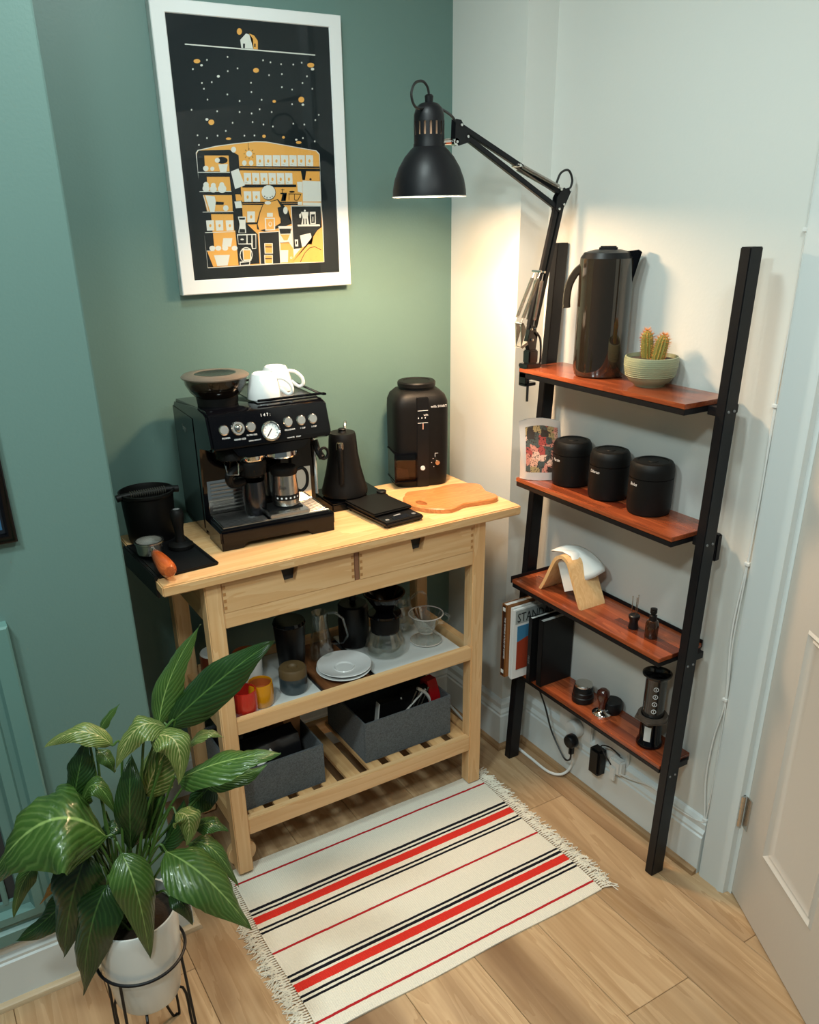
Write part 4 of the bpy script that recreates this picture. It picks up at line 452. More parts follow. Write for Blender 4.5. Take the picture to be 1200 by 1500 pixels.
cbox('top_rail', 'birch_x', FL1, FR0, -.4480, -.430, .868, .874, bev=0)
cbox('drawer_shade_fill', 'dark', FL1, FR0, -.428, -.15, .80, .866, bev=0)  # solid dark block, stands in for the shade inside the drawers
for x0, x1, nc in ((-.9392, -.5935, -.768), (-.5775, -.2262, -.4035)):
    z0, z1 = .7915, .8675
    bm = nbm(); a = .022; b = .0145; d = .037
    prism(bm, [(x0, z0), (x1, z0), (x1, z1), (nc+a, z1), (nc+b, z1-d), (nc-b, z1-d), (nc-a, z1), (x0, z1)], -.4494, -.4300, 'XZ')
    dr = obj('drawer', bm, 'birch_x', cart, wl=cart)
    bm = nbm(); prism(bm, [(nc+a, z1), (nc+b, z1-d), (nc-b, z1-d), (nc-a, z1)], -.4302, -.4290, 'XZ'); obj('notch_shade', bm, 'dark', dr, wl=cart)  # dark plate behind the cut-out, shade of the recess put into colour
    for xe in (x0, x1):
        for k in range(4):
            bm = nbm(); zc = z0+.012+.0175*k; s = 1 if xe == x0 else -1
            box(bm, min(xe+s*.0005, xe+s*.0075), max(xe+s*.0005, xe+s*.0075), -.4500, -.4485, zc-.004, zc+.004)
            obj('finger_joint', bm, 'dovetail', dr, wl=cart)
# mid shelf: two pale inserts with a brown plank between them
cbox('shelf_insert', 'tray_white', -.938, -.682, -.428, -.130, .462, .468)
cbox('shelf_insert', 'tray_white', -.513, -.227, -.428, -.130, .462, .468)
cbox('shelf_plank', 'brown_wood', -.668, -.528, -.428, -.130, .455, .466)
cbox('shelf_gap_shade', 'dark', -.938, -.227, -.428, -.130, .449, .4535, bev=0)  # dark sheet added so the gaps between inserts read as shade
# bottom shelf slats
x = -.925
while x < -.245:
    cbox('slat', 'birch_y', x, x+.044, -.428, -.130, .163, .176)
    x += .0735
for y in (-.4075, -.1075):
    bm = nbm(); mxw = T(-.953, y, .046) @ Matrix.Rotation(-PI/2, 4, 'X')
    lathe(bm, [(0, 0), (.038, 0), (.040, .002), (.040, .018), (.038, .020), (0, .020)], seg=32, mx=mxw)
    wh = obj('wheel', bm, 'birch_z', cart, wl=cart)
    bm = nbm(); lathe(bm, [(0, .0235), (.006, .0235), (.006, .019), (0, .019)], seg=12, mx=mxw); obj('axle', bm, 'steel', wh, wl=cart)

# ---------------------------------------------------------------- espresso machine
th = -.0452; EO = (-.8951, -.3462, .9)
em = thing('espresso_machine', 'gloss black espresso machine with round gauge and dials on the worktop', 'espresso machine', EO, th)
bm = nbm()
prism(bm, [(.322, .004), (.322, .295), (.30, .318), (.10, .332), (.035, .334), (.018, .328), (-.006, .262), (-.004, .250), (.012, .243), (.105, .238), (.118, .20), (.122, .05), (.122, .004)], 0, .30, 'YZ', bev=.006)
obj('body', bm, 'gloss', em)
bm = nbm(); box(bm, -.0015, .0005, .135, .315, .02, .30, bev=.0007); obj('side_panel', bm, 'gloss', em)
bm = nbm(); prism(bm, [(.05, .250), (.25, .250), (.232, .226), (.20, .220), (.09, .220), (.066, .228)], .004, .11, 'XZ', bev=.004); obj('group_housing', bm, 'gloss', em)
bm = nbm(); box(bm, .012, .288, .1195, .1215, .058, .236, bev=.0006); obj('backplate', bm, 'chrome', em)
for k in range(8):
    bm = nbm(); box(bm, .02, .11, .1165, .1190, .066+.0095*k, .070+.0095*k, bev=.001); obj('splash_rib', bm, 'steel', em)
# base and drip tray
bm = nbm(); box(bm, .0, .30, .0, .14, .014, .052, bev=.006); prism(bm, [(.002, .0), (.055, .0), (.066, .016), (.225, .016), (.236, .0), (.298, .0), (.298, .03), (.002, .03)], .003, .11, 'XZ', bev=.002); obj('base', bm, 'gloss', em)
bm = nbm(); box(bm, .012, .288, .010, .118, .051, .054, bev=.001)
tr = obj('drip_tray', bm, 'darksteel', em)
for k in range(11):
    bm = nbm(); y = .018+.0092*k; tube(bm, [(.016, y, .056), (.128, y, .056)], .0014, 6); obj('grate_bar', bm, 'steel', tr)
    bm = nbm(); tube(bm, [(.238, y, .056), (.284, y, .056)], .0014, 6); obj('grate_bar', bm, 'steel', tr)
bm = nbm(); tube(bm, [(.012, .012, .056), (.288, .012, .056), (.288, .116, .056), (.012, .116, .056)], .0022, 6, closed=True); obj('grate_rim', bm, 'chrome', tr)
# buttons on the sloping front: face frame
FM = frame((0, -.0065, .262), (1, 0, 0), (0, .0243, .066))
def onface(x, z): return FM @ T(x, (z-.262)*1.06, 0)
def button(name, x, z, r, m='steel', prof=None):
    bm = nbm(); lathe(bm, prof or [(0, .0045), (r*.82, .0045), (r*.9, .0035), (r, .002), (r, -.002)], seg=32, mx=onface(x, z)); return obj(name, bm, m, em)
for x in (.036, .101, .193, .226, .256): button('push_button', x, .293, .0120)
d = button('grind_dial', .069, .293, .0165, 'steel', [(0, .004), (.009, .004), (.010, .007), (.0145, .007), (.0165, .004), (.0165, -.002)])
bm = nbm(); lathe(bm, [(0, .014), (.005, .013), (.006, .009), (.009, .007), (.009, .003)], seg=24, mx=onface(.069, .293)); obj('dial_cap', bm, 'chrome', d)
g = button('pressure_gauge', .146, .278, .024, 'chrome', [(.0185, .003), (.0185, .006), (.021, .007), (.0235, .005), (.024, -.002)])
bm = nbm(); lathe(bm, [(0, .0035), (.0186, .0035)], seg=32, mx=onface(.146, .278)); obj('gauge_face', bm, 'white_plastic', g)
bm = nbm(); prism(bm, [(-.012, -.0115), (-.010, -.0125), (.004, .005), (.002, .006)], .0038, .0044, mx=onface(.146, .278)); obj('needle', bm, 'black', g)
bm = nbm()
for a in range(-50, 231, 28):
    ca, sa = math.cos(math.radians(a)), math.sin(math.radians(a)); prism(bm, [(ca*.014-sa*.0004, sa*.014+ca*.0004), (ca*.014+sa*.0004, sa*.014-ca*.0004), (ca*.0168+sa*.0004, sa*.0168-ca*.0004), (ca*.0168-sa*.0004, sa*.0168+ca*.0004)], .0037, .0040, mx=onface(.146, .278))
obj('gauge_marks', bm, 'black', g)
for s, x, z, sz in (('POWER', .028, .274, .0055), ('GRIND SIZE', .055, .268, .0055), ('FILTER SIZE', .087, .274, .0050), ('GRIND', .089, .262, .004), ('AMOUNT', .102, .262, .004), ('PROGRAM', .181, .274, .0055), ('1 CUP', .220, .274, .005), ('2 CUP', .249, .274, .005), ('CLEAN ME', .183, .257, .004), ('STEAM', .206, .257, .004), ('1 4 7 :', .128, .312, .010)):
    text(s, sz, onface(x, z) @ T(0, 0, .0012), 'white_print', em)
text('Sage', .020, Matrix(((0, 0, -1, -.0022), (-1, 0, 0, .235), (0, 1, 0, .255), (0, 0, 0, 1))), 'steel', em)
# grinder cradle and group head, portafilter
bm = nbm(); lathe(bm, [(0, .245), (.026, .240), (.034, .222), (.034, .214), (.026, .210), (0, .208)], (.060, .055, 0)); obj('grind_outlet', bm, 'matte', em)
bm = nbm(); tube(bm, [(.035, .03, .212), (.035, .016, .206), (.035, .012, .186), (.062, .012, .182), (.066, .016, .206), (.066, .03, .212)], .0018, 6); obj('cradle_wire', bm, 'chrome', em)
bm = nbm(); lathe(bm, [(0, .222), (.040, .222), (.041, .206), (.038, .202), (0, .202)], (.188, .056, 0)); obj('group_head', bm, 'chrome', em)
bm = nbm(); lathe(bm, [(0, .222), (.033, .222), (.034, .205), (.031, .200), (0, .200)], (.112, .060, 0)); obj('hot_water_ring', bm, 'chrome', em)
bm = nbm(); lathe(bm, [(0, .200), (.034, .200), (.036, .192), (.034, .168), (.024, .160), (0, .158)], (.112, .060, 0)); tube(bm, smooth([(.112, .06, .185), (.075, .045, .188), (.045, .03, .178), (.055, .05, .150), (.09, .07, .145)]), .010, 10); obj('portafilter', bm, 'matte', em)
bm = nbm(); tube(bm, smooth([(.275, .07, .238), (.279, .06, .215), (.272, .045, .190), (.262, .02, .155), (.255, .003, .106)]), .0042, 10); obj('steam_wand', bm, 'steel', em)
bm = nbm(); tube(bm, smooth([(.279, .058, .226), (.282, .05, .205), (.288, .034, .185)]), .009, 10)
tube(bm, [(.292+.011*math.cos(a), .032, .196+.014*math.sin(a)) for a in [i*PI/8 for i in range(16)]], .0036, 8, closed=True); obj('wand_grip', bm, 'matte', em)
# hopper with lid
hc = (.062, .120, 0)
bm = nbm(); lathe(bm, [(0, .33), (.048, .33), (.050, .350), (.046, .354), (0, .354)], hc); obj('hopper_collar', bm, 'matte', em)
bm = nbm(); lathe(bm, [(.050, .350), (.062, .362), (.072, .380), (.0745, .397), (.0715, .397), (.069, .382), (.059, .365)], hc, seg=48); obj('bean_hopper', bm, 'smoked', em)
bm = nbm(); lathe(bm, [(0, .352), (.048, .352), (.064, .370), (0, .376)], hc); obj('coffee_beans', bm, mat('roasted_beans', (.03, .017, .01), .5, bump=1, bscale=90), em)
bm = nbm(); lathe(bm, [(.048, .402), (.050, .404), (.075, .402), (.080, .398), (.079, .395), (.048, .396)], hc, seg=48); hl = obj('hopper_lid', bm, mat('taupe_lid_rim', '#7d6f62', .3, .4), em)
bm = nbm(); lathe(bm, [(0, .398), (.030, .399), (.049, .403), (.049, .398)], hc, seg=48); obj('lid_window', bm, 'smoked', hl)
# cup rail
bm = nbm(); box(bm, .135, .290, .045, .305, .334, .337, bev=.001)
obj('cup_tray', bm, 'darksteel', em)
bm = nbm(); tube(bm, smooth([(.135, .040, .343), (.292, .040, .343), (.295, .05, .343), (.295, .300, .343), (.285, .308, .343), (.14, .308, .343)], 4), .003, 8); obj('cup_rail', bm, 'gloss', em)
EMX = em.matrix_basis
def emw(x, y, z): return tuple(T(*EO) @ Matrix.Rotation(th, 4, 'Z') @ Vector((x, y, z)))
# upturned cups
def make_cup(label, loc, rz):
    c = thing('coffee_cup', label, 'cup', loc, rz, 'upturned white cups on the machine')
    bm = nbm(); lathe(bm, [(.042, 0), (.0425, .002), (.040, .022), (.034, .045), (.027, .058), (.023, .060), (.021, .0575), (0, .057)], seg=48)
    lathe(bm, [(.042, 0), (.039, .002), (.037, .022), (.031, .044), (.02, .054), (0, .055)], seg=48)
    obj('cup_bowl', bm, 'porcelain', c)
    bm = nbm(); tube(bm, smooth([(.033, 0, .047), (.050, 0, .044), (.066, 0, .030), (.068, 0, .014), (.058, 0, .008), (.047, 0, .015), (.039, 0, .022)], 5), .0042, 10); obj('handle', bm, 'porcelain', c)
    return c
make_cup('upturned white cup at the front, beside the hopper', emw(.172, .095, .3375), th-.55)
make_cup('upturned white cup behind the other, nearer the wall', emw(.232, .172, .3375), th-.55)
# tiny scale under the jug, jug, dosing cup
sc = thing('drip_scale', 'thin grey scale lying on the drip tray under the steel jug', 'scale', emw(.185, .055, .0575), th)
bm = nbm(); box(bm, -.052, .052, -.045, .045, 0, .010, bev=.002); obj('scale_body', bm, 'steel', sc)
bm = nbm(); box(bm, -.045, .045, -.018, .043, .010, .013, bev=.001); obj('platform', bm, 'black', sc)
jg = thing('milk_jug', 'brushed steel milk jug with black handle under the group head', 'jug', emw(.196, .068, .071), th)
bm = nbm(); lathe(bm, [(0, 0), (.030, 0), (.034, .003), (.035, .02), (.031, .070), (.032, .088), (.031, .088), (.030, .070), (.033, .02), (.029, .004), (0, .003)], seg=48); obj('jug_body', bm, 'steel', jg)
bm = nbm(); lathe(bm, [(.0325, .080), (.034, .084), (.033, .096), (.030, .098), (0, .096)], seg=40); obj('jug_collar', bm, 'matte', jg)
bm = nbm(); tube(bm, smooth([(.031, .0, .083), (.050, -.002, .086), (.060, -.004, .070), (.058, -.004, .042), (.045, -.002, .028), (.034, 0, .030)], 5), .0042, 8); obj('handle', bm, 'matte', jg)
bm = nbm()
prev = None
for i in range(17):
    a = -PI*.86+i*(PI*.72)/16; q = [bm.verts.new((.0354*math.cos(a), .0354*math.sin(a), z)) for z in (.018, .031)]
    if prev: bm.faces.new((prev[0], q[0], q[1], prev[1]))
    prev = q
obj('temperature_strip', bm, 'black', jg)
for i in range(7):
    a = -PI*.80+i*PI*.6/6; bm = nbm(); lathe(bm, [(0, .0005), (.0026, 0)], seg=10, mx=Matrix.Rotation(a+PI/2, 4, 'Z') @ T(0, -.0358, .0245) @ RX90); obj('strip_dot', bm, 'white_print', jg)
text('Sage', .011, Matrix.Rotation(-PI/2+.06+PI/2-.55, 4, 'Z') @ T(-.011, -.0350, .048) @ RX90, 'black_print', jg)
dc = thing('dosing_cup', 'dark grey dosing cup beside the steel jug on drip tray', 'cup', emw(.118, .078, .0575), th)
bm = nbm(); lathe(bm, [(0, 0), (.027, 0), (.028, .003), (.029, .05), (.027, .085), (.0255, .085), (.027, .05), (.026, .004), (0, .003)]); obj('cup_body', bm, 'darksteel', dc)

# ---------------------------------------------------------------- knock box, mat, portafilter, tamper
kb = thing('knock_box', 'round matte black knock box with ribbed knock bar at worktop back left', 'knock box', (-1.008, -.150, .9))
bm = nbm(); lathe(bm, [(0, 0), (.056, 0), (.058, .004), (.064, .115), (.068, .120), (.068, .126), (.064, .127), (.061, .118), (.056, .01), (0, .008)], seg=48); obj('bin', bm, 'matte', kb)
bm = nbm(); tube(bm, [(-.076, -.012, .120), (-.05, -.012, .123), (.05, -.012, .123), (.076, -.012, .120)], [.009, .008, .008, .009], 12); obj('knock_bar', bm, 'matte', kb)
bm = nbm()
for k in range(16): lathe(bm, [(.0085, -.0015), (.0105, 0), (.0085, .0015)], seg=12, mx=T(-.042+.0056*k, -.012, .123) @ Matrix.Rotation(PI/2, 4, 'Y'))
obj('bar_grip', bm, mat('grey_rubber_grip', (.06, .055, .045), .6), kb)
tm = thing('tamping_mat', 'thin black rubber tamping mat at the left end of worktop', 'mat', (-1.005, -.30, .9), .05)
bm = nbm(); box(bm, -.073, .070, -.118, .118, 0, .0045, bev=.002); box(bm, -.074, -.066, -.118, .118, .003, .008, bev=.002); box(bm, .063, .071, -.118, .118, .003, .008, bev=.002); box(bm, -.074, .071, -.119, -.111, .003, .008, bev=.002); box(bm, -.074, .071, .111, .119, .003, .008, bev=.002)
box(bm, -.082, -.074, -.118, .118, -.045, .008, bev=.002); obj('mat_sheet', bm, 'black', tm)
pf = thing('portafilter', 'loose steel portafilter with orange wooden handle lying on the black mat', 'portafilter', (-1.050, -.282, .905), -1.60)
bm = nbm(); lathe(bm, [(0, .004), (.022, .004), (.030, .010), (.032, .034), (.0345, .036), (.0345, .040), (.030, .040), (.029, .026), (0, .025)], seg=40); obj('basket', bm, 'steel', pf)
bm = nbm(); lathe(bm, [(0, .029), (.0288, .0275)], seg=32); obj('filter_screen', bm, mat('perforated_steel', (.3, .3, .28), .5, .7, bump=1, bscale=700), pf)
bm = nbm(); tube(bm, [(.030, 0, .026), (.055, 0, .026)], [.006, .0065], 12); tube(bm, [(0, .006, .008), (.014, .012, -.002)], .006, 8); obj('neck', bm, 'chrome', pf)
bm = nbm(); lathe(bm, [(0, .050), (.0085, .050), (.0105, .056), (.0150, .085), (.0180, .120), (.0195, .150), (.0180, .168), (.012, .178), (0, .181)], seg=24, mx=T(0, 0, .024) @ Matrix.Rotation(PI/2, 4, 'Y')); obj('handle', bm, 'handle_wood', pf)
tp = thing('tamper', 'black coffee tamper standing on the mat beside the knock box', 'tamper', (-.972, -.268, .905))
bm = nbm(); lathe(bm, [(0, 0), (.029, 0), (.030, .003), (.030, .010), (.024, .014), (.013, .017), (.0105, .030), (.0115, .05), (.016, .075), (.0165, .088), (.012, .097), (0, .099)]); obj('tamper_body', bm, 'matte', tp)
bm = nbm(); lathe(bm, [(0, .0992), (.008, .0985)], seg=20); obj('top_disc', bm, 'grey', tp)

# ---------------------------------------------------------------- gooseneck kettle on base
kt = thing('gooseneck_kettle', 'matte black gooseneck kettle with vertical grip on its base', 'kettle', (-.470, -.172, .926), -2.15)
bm = nbm(); lathe(bm, [(0, 0), (.060, 0), (.064, .004), (.064, .014), (.058, .035), (.048, .075), (.041, .115), (.0385, .150), (.037, .165), (.0355, .168), (0, .168)], seg=48); obj('kettle_body', bm, 'matte', kt)
bm = nbm(); lathe(bm, [(0, .170), (.034, .170), (.0365, .168), (.0345, .1735), (.012, .174), (.010, .178), (.011, .182), (.009, .184), (0, .184)], seg=40); obj('lid', bm, 'matte', kt)
bm = nbm(); tube(bm, smooth([(.036, 0, .150), (.058, 0, .152), (.070, 0, .146), (.073, 0, .125), (.074, 0, .085), (.074, 0, .050)], 5), [.006]*5+[.007]*10+[.0075]*11, 10); h = obj('handle', bm, 'matte', kt)
bm = nbm(); lathe(bm, [(0, .1655), (.0085, .1650), (.0095, .160), (.0095, .148)], (.066, 0, -.004), seg=20); obj('handle_cap', bm, 'copper', h)
bm = nbm(); tube(bm, smooth([(-.060, 0, .015), (-.082, 0, .022), (-.085, 0, .055), (-.070, 0, .10), (-.062, 0, .145), (-.070, 0, .172), (-.084, 0, .182), (-.098, 0, .178)], 6), .0045, 10); obj('spout', bm, 'steel', kt)
kbz = thing('kettle_base', 'low dark square electric base under the gooseneck kettle', 'kettle base', (-.450, -.168, .9), -.05)
bm = nbm(); box(bm, -.088, .088, -.070, .085, 0, .022, bev=.004); obj('base_block', bm, 'gloss', kbz)
bm = nbm(); lathe(bm, [(0, .022), (.055, .022), (.056, .0255), (0, .0255)], (-.02, -.004, 0), 40); obj('contact_plate', bm, 'matte', kbz)
bm = nbm(); lathe(bm, [(0, .021), (.013, .021), (.014, .030), (.012, .032), (0, .032)], (.072, -.050, 0), 24); obj('dial', bm, 'matte', kbz)
# ---------------------------------------------------------------- coffee scale
cs2 = thing('coffee_scale', 'flat black coffee scale with raised weighing plate in front of kettle', 'scale', (-.432, -.325, .9), .07)
bm = nbm(); box(bm, -.060, .060, -.100, .100, .004, .016, bev=.004); lathe(bm, [(0, 0), (.008, 0), (.008, .006), (0, .006)], (-.048, -.085, 0), 12); lathe(bm, [(0, 0), (.008, 0), (.008, .006), (0, .006)], (.048, -.085, 0), 12); lathe(bm, [(0, 0), (.008, 0), (.008, .006), (0, .006)], (.048, .085, 0), 12); lathe(bm, [(0, 0), (.008, 0), (.008, .006), (0, .006)], (-.048, .085, 0), 12); obj('scale_body', bm, 'black', cs2)
bm = nbm(); box(bm, -.062, .062, -.045, .105, .018, .026, bev=.0035); obj('weighing_plate', bm, 'matte', cs2)
bm = nbm(); box(bm, -.026, .026, -.088, -.066, .0155, .0166, bev=.0004); obj('display', bm, 'screen', cs2)
for x in (-.042, .042):
    bm = nbm(); lathe(bm, [(0, .0172), (.006, .0168), (.006, .0158)], (x, -.077, 0), 16); obj('button', bm, 'grey', cs2)
text('HARIO', .007, T(-.010, -.062, .0165), 'white_print', cs2)
# ---------------------------------------------------------------- grinder
gr = thing('coffee_grinder', 'tall matte black coffee grinder with round lid at right of worktop', 'coffee grinder', (-.190, -.108, .9), -.30)
def rr(bm, prof, sx, sy, p=.45, c=(0, 0, 0)): return lathe(bm, prof, c, 64, None, sx, sy, p)
bm = nbm(); rr(bm, [(0, 0), (.93, 0), (.96, .006), (.985, .03), (1, .10), (1, .225), (.985, .245), (.90, .262), (.72, .275), (.5, .278), (0, .278)], .083, .070); obj('body', bm, 'matte', gr, ang=50)
bm = nbm(); lathe(bm, [(0, .272), (.052, .272), (.052, .282), (.055, .284), (.055, .294), (.052, .298), (.040, .2985), (.038, .2965), (0, .2965)], (0, .004, 0), seg=48); obj('lid', bm, 'matte', gr)
bm = nbm(); box(bm, -.020, .016, -.0725, -.06, .002, .262, bev=.002); obj('front_strip', bm, 'black', gr)
for z, s in ((.225, .030), (.190, .030)):
    bm = nbm(); box(bm, -.017, .013, -.0735, -.0715, z, z+.0012); obj('setting_line', bm, 'white_print', gr)
bm = nbm(); box(bm, -.003, -.0005, -.0738, -.0715, .172, .190); obj('setting_pointer', bm, mat('pink_pointer', '#d09a86', .5), gr)
for x in (-.015, -.005, .005):
    bm = nbm(); box(bm, x-.0012, x+.0012, -.0736, -.0715, .203, .207); obj('setting_mark', bm, 'white_print', gr)
text('wilfa', .0075, T(.0, -.0736, .211) @ RX90, 'white_print', gr)
text('wilfa SVART', .0095, T(.022, -.0708, .232) @ RX90, 'white_print', gr)
bm = nbm(); lathe(bm, [(0, .003), (.0062, .003), (.007, 0)], seg=20, mx=T(-.003, -.0725, .058) @ RX90); obj('round_badge', bm, 'white_plastic', gr)
bm = nbm(); lathe(bm, [(0, .010), (.0065, .010), (.0085, .006), (.0085, 0)], seg=24, mx=T(.040, -.0695, .072) @ RX90); obj('timer_knob', bm, 'copper', gr)
bm = nbm()
for a in (PI*.75, PI*1.0, PI*1.3): lathe(bm, [(0, .0006), (.0012, .0003)], seg=8, mx=T(.040+.016*math.cos(a), -.0710, .072+.016*math.sin(a)) @ RX90)
box(bm, .034, .044, -.0712, -.0708, .098, .0992); box(bm, .034, .0352, -.0712, -.0708, .088, .0992); obj('timer_marks', bm, 'white_print', gr)
bm = nbm(); box(bm, -.0865, -.022, -.0745, .02, .022, .105, bev=.003); gc = obj('grounds_container', bm, 'smoked', gr)
bm = nbm(); box(bm, -.080, -.028, -.068, .015, .024, .060, bev=.003); obj('ground_coffee', bm, mat('ground_coffee', (.05, .022, .01), .9, bump=.6), gc)
bm = nbm(); box(bm, -.088, -.021, -.076, .022, .101, .106, bev=.001); box(bm, -.088, -.021, -.076, .022, .018, .023, bev=.001); box(bm, -.0885, -.084, -.0765, -.072, .02, .104, bev=.001); box(bm, -.024, -.020, -.0765, -.072, .02, .104, bev=.001); obj('container_frame', bm, 'gloss', gc)
# ---------------------------------------------------------------- olive board
cb = thing('cutting_board', 'wavy edged olive wood board with finger hole on worktop right', 'cutting board', (-.21, -.33, .9))
out = [(-.352, -.297), (-.345, -.345), (-.322, -.385), (-.285, -.412), (-.255, -.411), (-.225, -.400), (-.20, -.402), (-.165, -.408), (-.130, -.410), (-.108, -.400), (-.103, -.380), (-.108, -.350), (-.098, -.320), (-.085, -.285), (-.095, -.262), (-.12, -.245), (-.16, -.232), (-.22, -.238), (-.26, -.232), (-.30, -.225), (-.318, -.245), (-.335, -.262)]
sm = smooth([(a, b, 0) for a, b in out+[out[0]]], 3)[:-1]
poly = [(v.x, v.y) for v in sm]
hc2 = Vector((-.318, -.332))
bm = nbm(); n = len(poly)
hole = []
for (a, b) in poly:
    d = Vector((a, b))-hc2; an = math.atan2(d.y, d.x); hole.append((hc2.x+.013*math.cos(an)*1.0, hc2.y+.022*math.sin(an)))
for z0 in (0,):
    R = {}
    for nm, pl, z in (('ob', poly, .901), ('ot0', poly, .911), ('hb', hole, .901), ('ht', hole, .914)): R[nm] = [bm.verts.new((a, b, z)) for a, b in pl]
    cx_, cy_ = -.21, -.32
    R['ot'] = [bm.verts.new((a+(cx_-a)*.02, b+(cy_-b)*.03, .914)) for a, b in poly]
    for A, B in (('ob', 'ot0'), ('ot0', 'ot'), ('ot', 'ht'), ('ht', 'hb'), ('hb', 'ob')):
        for i in range(n): j = (i+1) % n; bm.faces.new((R[A][i], R[A][j], R[B][j], R[B][i]))
obj('board', bm, 'olive', cb, wl=cb)

# ---------------------------------------------------------------- things on the middle shelf (z .468)
Z = .4682
rc = thing('ceramic_beaker', 'small red glazed beaker beside the cart left leg', 'cup', (-.895, -.392, Z))
def beaker(root, r, h, m, inner, flange=None):
    bm = nbm(); lathe(bm, [(0, .001), (r*.86, .001), (r*.97, .006), (r, h*.35), (r*1.0, h*.8), (r*.94, h), (r*.86, h), (r*.9, h*.8), (r*.9, h*.55)], seg=40); obj('wall', bm, m, root)
    bm = nbm(); lathe(bm, [(r*.88, h*.9), (r*.88, h*.55), (r*.5, h*.48), (0, h*.5)], seg=40); obj('inside', bm, inner, root)
beaker(rc, .033, .072, 'red_glaze', 'red_glaze')
yc = thing('ceramic_beaker', 'yellow glazed beaker with orange inside beside the red one', 'cup', (-.842, -.368, Z)); beaker(yc, .034, .066, 'yellow_glaze', 'orange_clay')
wc = thing('tall_cup', 'taller white cup with clay rim behind the yellow beaker', 'cup', (-.838, -.275, Z))
bm = nbm(); lathe(bm, [(0, .001), (.034, .001), (.037, .006), (.040, .10), (.0385, .108), (.036, .108), (.036, .03), (0, .028)], seg=40); obj('wall', bm, 'porcelain', wc)
bm = nbm(); lathe(bm, [(.0402, .098), (.0402, .106), (.037, .1095), (.034, .106), (.034, .08)], seg=40); obj('clay_rim', bm, 'orange_clay', wc)
bj = thing('stoneware_jar', 'slate blue stoneware jar with olive brown top on white insert', 'jar', (-.741, -.350, Z))
bm = nbm(); lathe(bm, [(0, .001), (.034, .001), (.038, .008), (.038, .045), (.0375, .047)], seg=40); obj('lower_glaze', bm, 'blue_glaze', bj)
bm = nbm(); lathe(bm, [(.0376, .047), (.0376, .066), (.034, .072), (.014, .072), (.010, .066), (0, .064)], seg=40); obj('upper_band', bm, 'olive_clay', bj)
for loc, lb in (((-.700, -.250, Z), 'tall black cylinder cup in deep shade behind the slate blue jar'),):
    c = thing('travel_cup', lb, 'cup', loc); bm = nbm(); lathe(bm, [(0, .001), (.034, .001), (.036, .005), (.044, .14), (.044, .15), (.0415, .15), (.035, .01), (0, .008)], seg=40); obj('cup_body', bm, 'black', c)
    bm = nbm(); lathe(bm, [(.0422, .144), (.046, .150), (.042, .158), (0, .159)], seg=40); obj('lid', bm, 'gloss', c)
brl = thing('brown_jar', 'brown ceramic jar with pale grey lid behind cart left leg', 'jar', (-.900, -.175, Z))
bm = nbm(); lathe(bm, [(0, .001), (.030, .001), (.036, .02), (.036, .07), (.033, .078), (0, .078)], seg=32); obj('jar_body', bm, mat('brown_glaze', '#6a2c18', .35), brl)
bm = nbm(); lathe(bm, [(0, .086), (.032, .085), (.035, .080), (.033, .078)], seg=32); obj('lid', bm, 'white_plastic', brl)
# saucers
for k, (dx, lb) in enumerate(((0, 'lower grey white saucer of the stack of two'), (.004, 'upper grey white saucer of the stack of two'))):
    s = thing('saucer', lb, 'saucer', (-.583+dx, -.338+dx, Z+.008*k), 0, 'saucers stacked on the middle shelf')
    bm = nbm(); lathe(bm, [(0, .0), (.040, .0), (.044, .002), (.074, .013), (.077, .015), (.076, .0165), (.046, .0060), (.030, .0045), (.0285, .0065), (.026, .0055), (.024, .0035), (0, .0035)], seg=56); obj('plate', bm, 'porcelain', s)
# carafe with black dripper (right insert)
ca = thing('glass_server', 'wide glass coffee server with black collar holding a black dripper', 'carafe', (-.425, -.300, Z))
bm = nbm(); lathe(bm, [(0, .002), (.048, .002), (.058, .010), (.060, .022), (.055, .045), (.043, .072), (.040, .078), (.0385, .078), (.0415, .071), (.0535, .044), (.058, .022), (.056, .012), (0, .005)], seg=56); obj('glass_body', bm, 'glass', ca)
for z, t in ((.030, '400'), (.044, '500'), (.058, '600')): text(t, .010, Matrix.Rotation(-.35, 4, 'Z') @ T(-.010, -.0615+.12*(z-.03)*(-1)*-1*.35, z) @ RX90, 'grey', ca)
bm = nbm(); lathe(bm, [(.0395, .070), (.0415, .072), (.0425, .118), (.040, .122), (.038, .12), (.038, .075)], seg=48); obj('black_collar', bm, 'matte', ca)
bm = nbm(); tube(bm, smooth([(.042, .0, .115), (.07, .02, .11), (.082, .03, .085), (.074, .024, .05), (.056, .012, .035)], 5), .005, 8); obj('handle', bm, 'glass', ca)
dd = thing('black_dripper', 'black cone dripper seated on the glass server', 'dripper', (-.425, -.300, Z+.122))
bm = nbm(); lathe(bm, [(.02, .006), (.046, .004), (.046, .0), (.048, .0), (.048, .007), (.024, .012), (.058, .066), (.060, .066), (.060, .070), (.055, .070), (.02, .012)], seg=48); obj('cone', bm, 'gloss', dd)
# dark pot behind
bp_ = thing('black_pot', 'round black lidded pot in shade behind the carafe', 'pot', (-.478, -.205, Z))
bm = nbm(); lathe(bm, [(0, .001), (.040, .001), (.045, .006), (.046, .09), (.044, .13), (.040, .135), (0, .14)], seg=40); obj('pot_body', bm, 'black', bp_)
bm = nbm(); lathe(bm, [(0, .16), (.010, .158), (.012, .148), (.006, .138)], seg=20); obj('knob', bm, 'black', bp_)
